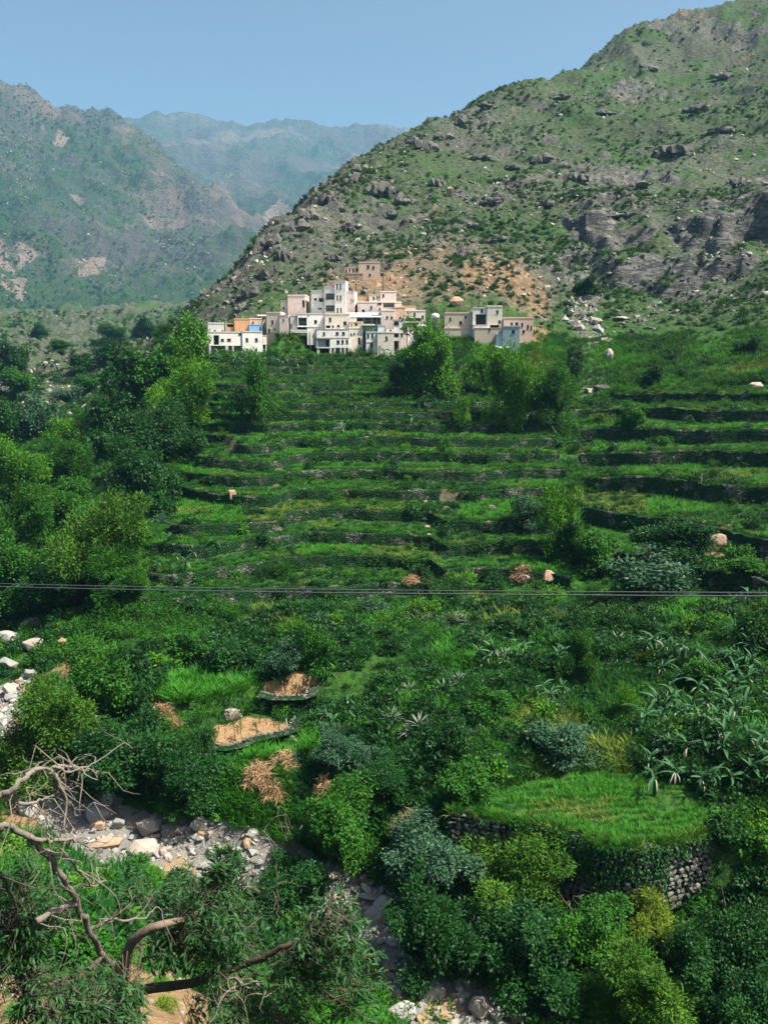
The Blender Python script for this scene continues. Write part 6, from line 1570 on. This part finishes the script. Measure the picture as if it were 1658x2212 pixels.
for (u0, v0, u1, v1, cnt, s) in BP:
    for k in range(cnt):
        p = hit(random.uniform(u0, u1), random.uniform(v0, v1), 25)
        if p is None: continue
        ii, jj = tidx(math.atan2(p.x, p.y), math.hypot(p.x, p.y))
        if dirt_n[ii, jj] > .4 or in_house(np.array([p.x]), np.array([p.y]))[0]: continue
        sz = s * random.uniform(.75, 1.25)
        banana(p, sz, ('tall ' if sz > 1.12 * s else '') + 'banana plant')
AB = [blade(1.15, .13, .25, 5, .5, L_AGAVE, 'blade', n0=.8), blade(1.25, .12, .7, 5, .5, L_AGAVE, 'blade', n0=.8)]
for (u, v, w) in [(900, 1352, 64), (925, 1350, 50), (975, 1352, 62), (1000, 1350, 44), (850, 1520, 56), (885, 1500, 50), (960, 1505, 72), (990, 1480, 50), (845, 1560, 60), (905, 1575, 60), (880, 1590, 44), (1000, 1590, 44), (1090, 1425, 50), (1335, 1392, 56), (1300, 1400, 44), (1395, 1260, 50), (1430, 1250, 44)]:
    p = hit(u, v, 25); k = slant(p) * S / F * w / 2.1
    e = empty('agave', p + Vector((0, 0, .02)), random.uniform(0, 6.28)); e.scale = (k, k, k)
    for b in range(22):
        o = link(bpy.data.objects.new('blade', AB[b % 2]), e); o.location = (0, 0, .12); o.rotation_euler = (0, -random.uniform(.15, 1.35), b * 2.399)
    c = MB(); c.tube([(0, 0, -.12), (0, 0, .1), (0, 0, .2)], [.14, .16, .08], 8); c.build('core', L_AGAVE, e)
    remember(e, 'spiky grey green agave' if w < 55 else 'large spiky grey green agave', 'agave', 'agaves of the gardens', p, .5)

# ------------------------------------------------------------------ seedlings on the brown plots
def seedling(seed):
    rs = np.random.default_rng(seed); n = 9; a = rs.uniform(0, 6.28, n)
    pos = np.c_[np.zeros((n, 2)), rs.uniform(.25, .95, n)]; dirs = np.c_[np.cos(a), np.sin(a), rs.uniform(.2, .9, n)]
    V, Fc = leaves(pos, dirs, np.tile([0, 0, 1.], (n, 1)), rs.uniform(.2, .42, n), np.full(n, .05), rs, .8)
    m = MB(); m.tube([(0, 0, -.05), (.02, 0, .5), (0, .02, 1.0)], [.022, .018, .008], 4, False)
    return leaf_mesh('seedling', V, Fc, np.full(len(V), .3), L_DARK, (np.array(m.v), np.array(m.f)))
SD = [seedling(k) for k in range(4)]; ROCKP = hit(503, 1554)
cnt = 0
for fi, (fd, nm) in enumerate(zip(PLOTS, ('largest', 'middle', 'upper'))):
    P = fd['xy']; x0, y0 = P.min(0); x1, y1 = P.max(0); k = 0; row = []
    for a in np.arange(x0, x1, .8):
        for b in np.arange(y0, y1, 1.2):
            q = (a + rng.normal() * .35, b + rng.normal() * .4)
            if not inpoly(np.array([q[0]]), np.array([q[1]]), P)[0] or rng.random() < .3 or math.hypot(q[0] - ROCKP[0], q[1] - ROCKP[1]) < 1.9: continue
            o = link(bpy.data.objects.new('seedling', SD[k % 4])); s = rng.uniform(.7, 1.35); o.location = (*q, fd['z']); o.scale = (s * 1.4, s * 1.4, s * rng.uniform(.6, 1.2)); o.rotation_euler = (rng.normal() * .12, rng.normal() * .12, rng.uniform(0, 6))
            tag(o, 'x', 'seedling', f'seedlings on the {nm} brown plot'); row.append((project(*o.location)[0], o)); k += 1

    for q, (_, o) in enumerate(sorted(row, key=lambda t: float(t[0]))): o['label'] = f'thin dark seedling on the {nm} brown plot, {ordinal(q + 1)} from left'

# ------------------------------------------------------------------ dry brush and coloured patches
def brush(u, v, w, h, label, seed, name='brush_heap'):
    p = hit(u, v, 20); k = slant(p) * S / F; W, H = w * k, h * k * 1.1; rs = np.random.default_rng(seed); n = 1500
    a = rs.uniform(0, 6.28, n); q = np.sqrt(rs.random(n)); pos = np.c_[np.cos(a) * q * W * .5, np.sin(a) * q * W * .4, (1 - q ** 2) * H * rs.uniform(.15, 1, n) * (.7 + .5 * vnoise(np.cos(a) * q * 3, np.sin(a) * q * 3, seed))]
    dirs = rs.normal(size=(n, 3)) * np.array([1, 1, .35]) + np.array([0, 0, .1])
    V, Fc = leaves(pos, dirs, rs.normal(size=(n, 3)) + np.array([0, 0, 1.]), rs.uniform(.25, .8, n), rs.uniform(.02, .06, n), rs, .4)
    o = link(bpy.data.objects.new(name, leaf_mesh(name, V, Fc, np.repeat(rs.random(n), 4), L_STRAW))); o.location = p
    tag(o, label, 'brush heap'); return o
brush(560, 1690, 70, 44, 'dry brown brush heap under the brown plots, left of the tan twigs', 1); brush(610, 1665, 80, 42, 'tangle of tan dry twigs just above the dry brown heap', 2); brush(590, 1722, 50, 24, 'low reddish dry brush under the dry brown heap', 3); brush(888, 1800, 76, 46, 'pale straw heap beside the grey green bush', 4)
brush(412, 884, 66, 30, 'rusty dry brush hanging over the left shoulder terrace', 5); brush(352, 1560, 50, 40, 'small dry grey brown brush by the dark thicket', 6); brush(378, 1574, 26, 18, 'little orange dry heap by the dark thicket', 7); brush(1130, 1252, 50, 30, 'dry tan brush beside the leaning tan rock', 8); brush(1375, 1958, 40, 30, 'rust coloured dead bush beside the yellow green bush', 9); brush(700, 1730, 26, 50, 'narrow column of straw in the thicket', 10); brush(890, 1258, 36, 14, 'low dry straw on the lowest terrace', 11)
YF = source('yellow_clump', [leaf_mesh('clump', *shrub_mesh(590 + i, 300, .13)[:2], shrub_mesh(590 + i, 300, .13)[2], L_YELLOW) for i in range(2)])
def patch(name, label, poly, n, a, b):
    us = np.array([q[0] for q in poly]); vs = np.array([q[1] for q in poly]); P = []
    for _ in range(n):
        u, v = rng.uniform(us.min(), us.max()), rng.uniform(vs.min(), vs.max())
        if inpoly(np.array([u]), np.array([v]), poly)[0]:
            p = hit(u, v, 30)
            if p is not None: P.append(p)
    P = np.array([q[:] for q in P]); k = len(P)
    scatter(name, label, P[:, 0], P[:, 1], P[:, 2] + .1, spin(k), sizes(k, a, b), rng.integers(0, 2, k), YF)
patch('yellow_flowers', 'strip of yellow flowering plants under the cables', [(1180, 1325), (1250, 1318), (1360, 1322), (1365, 1345), (1260, 1345), (1185, 1340)], 150, .4, .9)
patch('golden_grass', 'small patch of golden grass in the gardens', [(1340, 1420), (1380, 1410), (1420, 1420), (1410, 1436), (1350, 1434)], 110, .4, .8)
patch('yellow_grass_edge', 'yellowing grass at the right end of the gardens', [(1615, 1318), (1660, 1310), (1665, 1335), (1630, 1335)], 60, .4, .8)
# creepers over the middle of the field wall
def creeper(i0, i1, n, label, seed, drop):
    xy = FIELD['xy'][i0:i1 + 1]; rs = np.random.default_rng(seed); t = rs.random(n) * (len(xy) - 1); i = np.minimum(t.astype(int), len(xy) - 2); f = (t - i)[:, None]
    p = xy[i] * (1 - f) + xy[i + 1] * f; d = xy[i + 1] - xy[i]; nx = np.c_[d[:, 1], -d[:, 0]]; nx /= np.linalg.norm(nx, axis=1)[:, None]
    dz = rs.random(n) ** 1.3 * drop * (.55 + .6 * vnoise(t * 5, t * 0, seed)); out = .15 + .24 * dz / 3.6 + rs.random(n) * .32
    P = np.c_[p + nx * out[:, None], FIELD['z'] + .12 - dz]; D = np.c_[nx * .6, np.full(n, -.7)] + rs.normal(size=(n, 3)) * .4; N = np.c_[nx, np.full(n, .6)] + rs.normal(size=(n, 3)) * .35
    V, Fc = leaves(P - P[0], D, N, rs.uniform(.12, .26, n), rs.uniform(.08, .16, n), rs)
    o = link(bpy.data.objects.new('creeper', leaf_mesh('creeper', V, Fc, np.repeat(np.clip(rs.normal(.4, .25, n), 0, 1), 4), L_DARK))); o.location = P[0]; tag(o, label, 'creeper')
creeper(4, 7, 1500, 'dark leafy creeper hanging over the middle of the high field wall', 3, 3.0)
creeper(2, 4, 500, 'thin creeper over the left part of the high field wall', 4, 1.6)
creeper(7, 9, 420, 'few creeper sprays along the right end of the high field wall', 5, 1.0)
# stones and grass tufts on the bare earth of the near bank
x, y, z, i, j = sample(9000, 19, 48, lambda i, j, x, y, u, v: (plot[i, j] > .4) * (scree[i, j] < .3) * .5, -29, 4); n = len(x)
scatter('bank_stones', 'small stones lying on the bare earth of the near bank', x, y, z - .01, spin(n, .5), sizes(n, .04, .32, 3.2), rng.choice([1, 2, 2, 3], n), CB)
for (u, v, w, lab) in [(345, 2135, 56, 'round green grass tuft on the bare earth bank'), (385, 2100, 44, 'smaller green grass tuft just above the round tuft on the earth bank'), (355, 2180, 60, 'yellowish grass tuft at the bottom of the earth bank'), (30, 2195, 60, 'grass tuft at the bottom left corner on bare earth'), (320, 1900, 70, 'green grass clump on the orange bank of the stream')]:
    p = hit(u, v, 14)
    if p is None: continue
    k = slant(p) * S / F * w; e = link(bpy.data.objects.new('grass_tuft', SHRUBS[4])); e.location = p - Vector((0, 0, .03)); e.scale = (k, k, k * .6); setmat(e, L_YELLOW if 'yellow' in lab else L_GRASS); tag(e, lab, 'grass tuft', 'grass tufts on the near bank')
# a few bare stakes and dead branches
def stick(pts, r0, label, name='dead_branch', cat='branch'):
    P = [hit(u, v, 20) for u, v, _ in pts]; W = []
    for p, (u, v, up) in zip(P, pts): W.append(p + Vector((0, 0, up)))
    o = MB(); o.tube([w - W[0] for w in W], list(np.linspace(r0, r0 * .4, len(W))), 6); b = o.build(name, M_DEADWOOD, None, True); b.location = W[0]; tag(b, label, cat); return b
stick([(1200, 940, .2), (1190, 930, .8), (1180, 915, 2.2)], .14, 'pale fallen trunk on the right shoulder of the spur'); stick([(640, 1606, .1), (622, 1594, .4), (618, 1580, 1.0)], .16, 'bent pale dead trunk below the largest brown plot'); stick([(1570, 2050, .2), (1590, 2040, .5)], .09, 'short pale broken branch in the deep shade at the right edge'); stick([(1510, 1078, 0), (1513, 1070, 2.8)], .07, 'thin pale stake on the middle right terraces', 'stake', 'stake')

def bare_twigs(u, v, h, label, seed):
    p = hit(u, v, 18); k = slant(p) * S / F; rs = np.random.default_rng(seed); H = h * k; m = MB()
    for q in range(5):
        d = Vector((rs.normal() * .5, rs.normal() * .5, 1.2)).normalized(); a = Vector((0, 0, -.1)); b = d * H * .5 + Vector(rs.normal(size=3)) * .15; c = d * H * rs.uniform(.8, 1.1) + Vector(rs.normal(size=3)) * .35
        m.tube([a, b * .5 + Vector(rs.normal(size=3)) * .06, b, (b + c) * .5 + Vector(rs.normal(size=3)) * .1, c], [.05, .04, .032, .022, .01], 5, False)
        for w in range(3):
            f = b.lerp(c, rs.random()); g_ = f + Vector(rs.normal(size=3)) * .55; m.tube([f, f.lerp(g_, .5) + Vector(rs.normal(size=3)) * .08, g_], [.02, .014, .006], 4, False)
    o = m.build('bare_bush', M_DEADWOOD, None, True); o.location = p; tag(o, label, 'bare bush', 'leafless bushes among the dark bushes at the bottom')
bare_twigs(1230, 2010, 120, 'leafless pale bush under the middle of the field wall', 1); bare_twigs(1185, 2105, 130, 'leafless pale bush in the dark bushes right of the gravel bar', 2); bare_twigs(1440, 2100, 120, 'leafless grey bush beside the bright bush at the bottom', 3); bare_twigs(1590, 2060, 110, 'leafless grey bush in the deep shade at the right edge', 4); bare_twigs(1060, 2040, 100, 'leafless grey bush left of the middle of the field wall', 5); bare_twigs(640, 1850, 110, 'leafless grey bush above the lower stream bed', 6)
# ------------------------------------------------------------------ the tree just below the camera
def world_line(pts): return [at_r(u, v, r) for u, v, r in pts]
def smooth_line(P, sub=4):
    P = [Vector(p) for p in P]; out = []
    for i in range(len(P) - 1):
        p0, p1, p2, p3 = P[max(i - 1, 0)], P[i], P[i + 1], P[min(i + 2, len(P) - 1)]
        for k in range(sub):
            t = k / sub
            out.append(0.5 * ((2 * p1) + (p2 - p0) * t + (2 * p0 - 5 * p1 + 4 * p2 - p3) * t * t + (3 * p1 - p0 - 3 * p2 + p3) * t ** 3))
    return out + [P[-1]]
rs9 = np.random.default_rng(99)
basep = at_r(300, 2420, 12.3); basep.z = gz(basep.x, basep.y) - .2
tree9 = empty('tree', basep); tag(tree9, 'nearest tree with long narrow leaves and bare grey boughs at the lower left', 'tree')
BR = [
 ('trunk', [(300, 2420, 12.3), (250, 2250, 11.6), (268, 2112, 11.0), (278, 2050, 10.8), (303, 2021, 10.6), (347, 1999, 10.5), (405, 1985, 10.8), (436, 1960, 11.0)], .10, .03, M_BARKL),
 ('bough', [(268, 2112, 11.0), (225, 2065, 10.6), (195, 2010, 10.2), (165, 1950, 9.8), (130, 1890, 9.5), (98, 1842, 9.2), (50, 1803, 9.0), (0, 1785, 8.8), (-70, 1768, 8.6)], .042, .030, M_DEADWOOD),
 ('bough', [(165, 1950, 9.8), (122, 1967, 9.7), (78, 1992, 9.6)], .045, .04, M_DEADWOOD),
 ('bough', [(300, 2140, 11.2), (400, 2128, 11.1), (500, 2095, 11.0), (557, 2075, 10.8), (606, 2050, 10.6), (655, 2025, 10.5), (694, 1987, 10.4), (722, 1925, 10.4)], .07, .014, M_BARK),
 ('bough', [(470, 2080, 10.9), (513, 2124, 10.6), (552, 2124, 10.5), (578, 2150, 10.4)], .028, .008, M_DEADWOOD),
 ('bough', [(513, 2124, 10.6), (482, 2150, 10.5), (468, 2178, 10.4)], .016, .006, M_DEADWOOD),
 ('bough', [(-90, 1752, 8.8), (0, 1722, 9.0), (40, 1692, 9.0), (75, 1668, 9.1), (110, 1662, 9.2), (160, 1655, 9.3), (214, 1668, 9.4)], .042, .008, M_DEADWOOD),
 ('bough', [(110, 1662, 9.2), (125, 1690, 9.2), (140, 1722, 9.2), (168, 1764, 9.3)], .026, .010, M_DEADWOOD),
 ('bough', [(40, 1735, 9.0), (82, 1731, 9.1), (112, 1720, 9.2)], .02, .007, M_DEADWOOD),
 ('bough', [(120, 1660, 9.2), (160, 1668, 9.2), (205, 1648, 9.3)], .016, .006, M_DEADWOOD),
 ('bough', [(60, 1806, 9.0), (110, 1818, 9.1), (165, 1815, 9.2), (200, 1840, 9.4)], .03, .008, M_DEADWOOD),
 ('bough', [(98, 1842, 9.2), (140, 1850, 9.3), (180, 1895, 9.5), (200, 1915, 9.6), (230, 1905, 9.8)], .024, .007, M_DEADWOOD),
 ('bough', [(195, 2010, 10.2), (240, 1990, 10.2), (300, 1985, 10.2), (340, 1960, 10.3)], .024, .006, M_DEADWOOD),
 ('bough', [(225, 2065, 10.6), (170, 2110, 10.2), (120, 2120, 10.0), (60, 2150, 9.8)], .035, .010, M_BARK),
 ('bough', [(0, 1785, 8.8), (-20, 1850, 9.0), (20, 1920, 9.4), (40, 1990, 9.7)], .035, .010, M_BARK),
 ('bough', [(598, 1985, 10.8), (599, 1940, 10.8), (597, 1868, 10.8)], .016, .006, M_BARK),
]
nodes9 = []
for nm, pts, ra, rb, mt in BR:
    W = smooth_line(world_line(pts), 5); n = len(W)
    wig = [w + Vector(rs9.normal(size=3)) * (.006 + .006 * (nm == 'bough')) * (0 < i < n - 1) for i, w in enumerate(W)]
    if nm == 'trunk': wig[0] = basep.copy()
    m = MB(); m.tube([w - basep for w in wig], [ra + (rb - ra) * i / (n - 1) for i in range(n)], 8)
    b = m.build(nm, mt, tree9, True)
    tw = MB(); k = 0
    for i in range(2, n):
        nodes9.append((wig[i], ra + (rb - ra) * i / (n - 1)))
        for _ in range(2 if mt is M_DEADWOOD else 1):
            if rs9.random() < .30:
                L = rs9.uniform(.2, .7); d = Vector(rs9.normal(size=3)) * .8 + Vector((0, 0, -.15)); d.normalize()
                p0 = wig[i] - basep; p1 = p0 + d * L * .5 + Vector(rs9.normal(size=3)) * .06; p2 = p0 + d * L + Vector((0, 0, -.10)) + Vector(rs9.normal(size=3)) * .11
                tw.tube(smooth_line([p0, p0.lerp(p1, .5) + Vector(rs9.normal(size=3)) * .03, p1, p1.lerp(p2, .5) + Vector(rs9.normal(size=3)) * .05, p2], 2), [.008, .0075, .007, .0065, .006, .005, .004, .003, .002], 4, False); k += 1
                if rs9.random() < .7:
                    q = p1 + Vector(rs9.normal(size=3)) * .15; tw.tube([p1, p1.lerp(q, .5) + Vector(rs9.normal(size=3)) * .03, q], [.0045, .003, .0015], 3, False)
    if k: t_ = tw.build('twigs', mt, b)
NP9 = np.array([w[:] for w, _ in nodes9])
CL = [(445, 1990, 112, 116, 11.0, 3700), (490, 1890, 46, 52, 11.2, 800), (350, 2050, 50, 45, 10.8, 400), (715, 2020, 80, 92, 10.5, 1500), (640, 2090, 70, 60, 10.6, 700), (45, 1975, 75, 105, 10.0, 1500), (180, 2175, 150, 62, 9.7, 2000), (60, 2100, 70, 60, 9.9, 600), (580, 2190, 190, 60, 11.0, 2100), (290, 1930, 40, 50, 10.6, 260), (770, 2130, 70, 80, 11.0, 800)]
P9, D9 = [], []; tws = MB()
for (u, v, ru, rv, r, n) in CL:
    c = at_r(u, v, r); k = slant(c) * S / F
    ns = max(1, n // 10)
    for _ in range(ns):
        q = rs9.normal(size=3); q /= np.linalg.norm(q); q *= rs9.random() ** .4
        o = c + Vector((q[0] * ru * k, q[1] * (ru + rv) * .5 * k, q[2] * rv * k))
        near = NP9[int(np.argmin(((NP9 - np.array(o[:])) ** 2).sum(1)))]
        back = (Vector(near) - o); Lb = back.length; ax = -back.normalized() + Vector(rs9.normal(size=3)) * .35 + Vector((0, 0, .1)); ax.normalize()
        st = o - ax * min(.4, Lb); tws.tube([st - basep, o - ax * .1 - basep, o + ax * .12 - basep], [.006, .004, .002], 3, False)
        for q_ in range(10):
            f = rs9.uniform(-.10, .14); rad = Vector(rs9.normal(size=3)); rad -= ax * rad.dot(ax); rad.normalize()
            P9.append((o + ax * f)[:]); D9.append((rad * .9 + ax * .7 + Vector((0, 0, -.25)))[:])
tws.build('twigs', M_BARK, tree9)
P9 = np.array(P9); D9 = np.array(D9); D9 /= np.linalg.norm(D9, axis=1)[:, None]
def lance(P, D, L, W, rs):
    n = len(P); nrm = np.array([0, 0, 1.]) + rs.normal(size=(n, 3)) * .45
    s = np.cross(D, nrm); s /= np.linalg.norm(s, axis=1)[:, None]; up = np.cross(s, D); L = L[:, None]; W = W[:, None]
    mid = [P, P + D * L * .35 + up * L * .05, P + D * L * .7 + up * L * .02, P + D * L - up * L * .10]
    l1, r1, l2, r2 = mid[1] - s * W * .5 + up * W * .18, mid[1] + s * W * .5 + up * W * .18, mid[2] - s * W * .36 + up * W * .12, mid[2] + s * W * .36 + up * W * .12
    V = np.stack([mid[0], mid[1], mid[2], mid[3], l1, l2, r1, r2], 1).reshape(-1, 3); k = np.arange(n)[:, None] * 8
    T = np.concatenate([k + np.array(a) for a in ((0, 4, 1), (0, 1, 6), (3, 2, 5), (3, 7, 2))]); Q = np.concatenate([k + np.array(a) for a in ((1, 4, 5, 2), (1, 2, 7, 6))])
    return V, [T, Q]
L_NEAR = leaf_mat('narrow_leaf', (.008, .048, .016), (.085, .175, .055), (.026, .095, .026), .25, .5)
n9 = len(P9); L9 = rs9.uniform(.085, .17, n9); W9 = L9 * rs9.uniform(.16, .24, n9); tone9 = np.clip(rs9.normal(.4, .28, n9), 0, 1)
dist = np.linalg.norm(P9, axis=1) / L9; order = np.argsort(dist); own = order[:300]; rest = order[300:]
V, Fc = lance(P9[rest] - np.array(basep[:]), D9[rest], L9[rest], W9[rest], rs9)
me9 = mesh_np('foliage', V, Fc, [L_NEAR]); add_attr(me9, 'tone', np.repeat(tone9[rest], 8))
f9 = link(bpy.data.objects.new('foliage', me9), tree9); f9['kind'] = 'stuff'
LEAF9 = []
for k in range(4):
    V, Fc = lance(np.zeros((1, 3)), np.array([[1., 0, 0]]), np.array([1.]), np.array([.2]), np.random.default_rng(k)); m_ = mesh_np('leaf', V, Fc, [L_NEAR]); add_attr(m_, 'tone', np.full(8, .2 + .2 * k)); LEAF9.append(m_)
for q, k in enumerate(own):
    o = link(bpy.data.objects.new('leaf', LEAF9[q % 4]), tree9); o.location = Vector(P9[k]) - basep; o.rotation_mode = 'QUATERNION'
    o.rotation_quaternion = Vector(D9[k]).to_track_quat('X', 'Z'); o.scale = (L9[k],) * 3

# ------------------------------------------------------------------ cables across the valley
def cable(p0, p1, rad, sag, label):
    P = []
    for k in range(41):
        t = k / 40; q = p0.lerp(p1, t); q.z -= sag * 4 * t * (1 - t); P.append(q - p0)
    m = MB(); m.tube(P, [rad] * 41, 6); o = m.build('power_cable', simple('cable_' + str(len(bpy.data.materials)), (.17, .18, .18), .5, .3, .2), None, True); o.location = p0
    tag(o, label, 'cable', 'cables strung across the valley'); return o
cable(at_r(-420, 1246, 34), at_r(2100, 1283, 11.5), .0085, .12, 'upper of the two thin grey cables that run close together across the gardens')
cable(at_r(-420, 1252, 34), at_r(2100, 1291, 11.3), .0100, .12, 'lower and slightly thicker of the two thin grey cables across the gardens')
name_all()
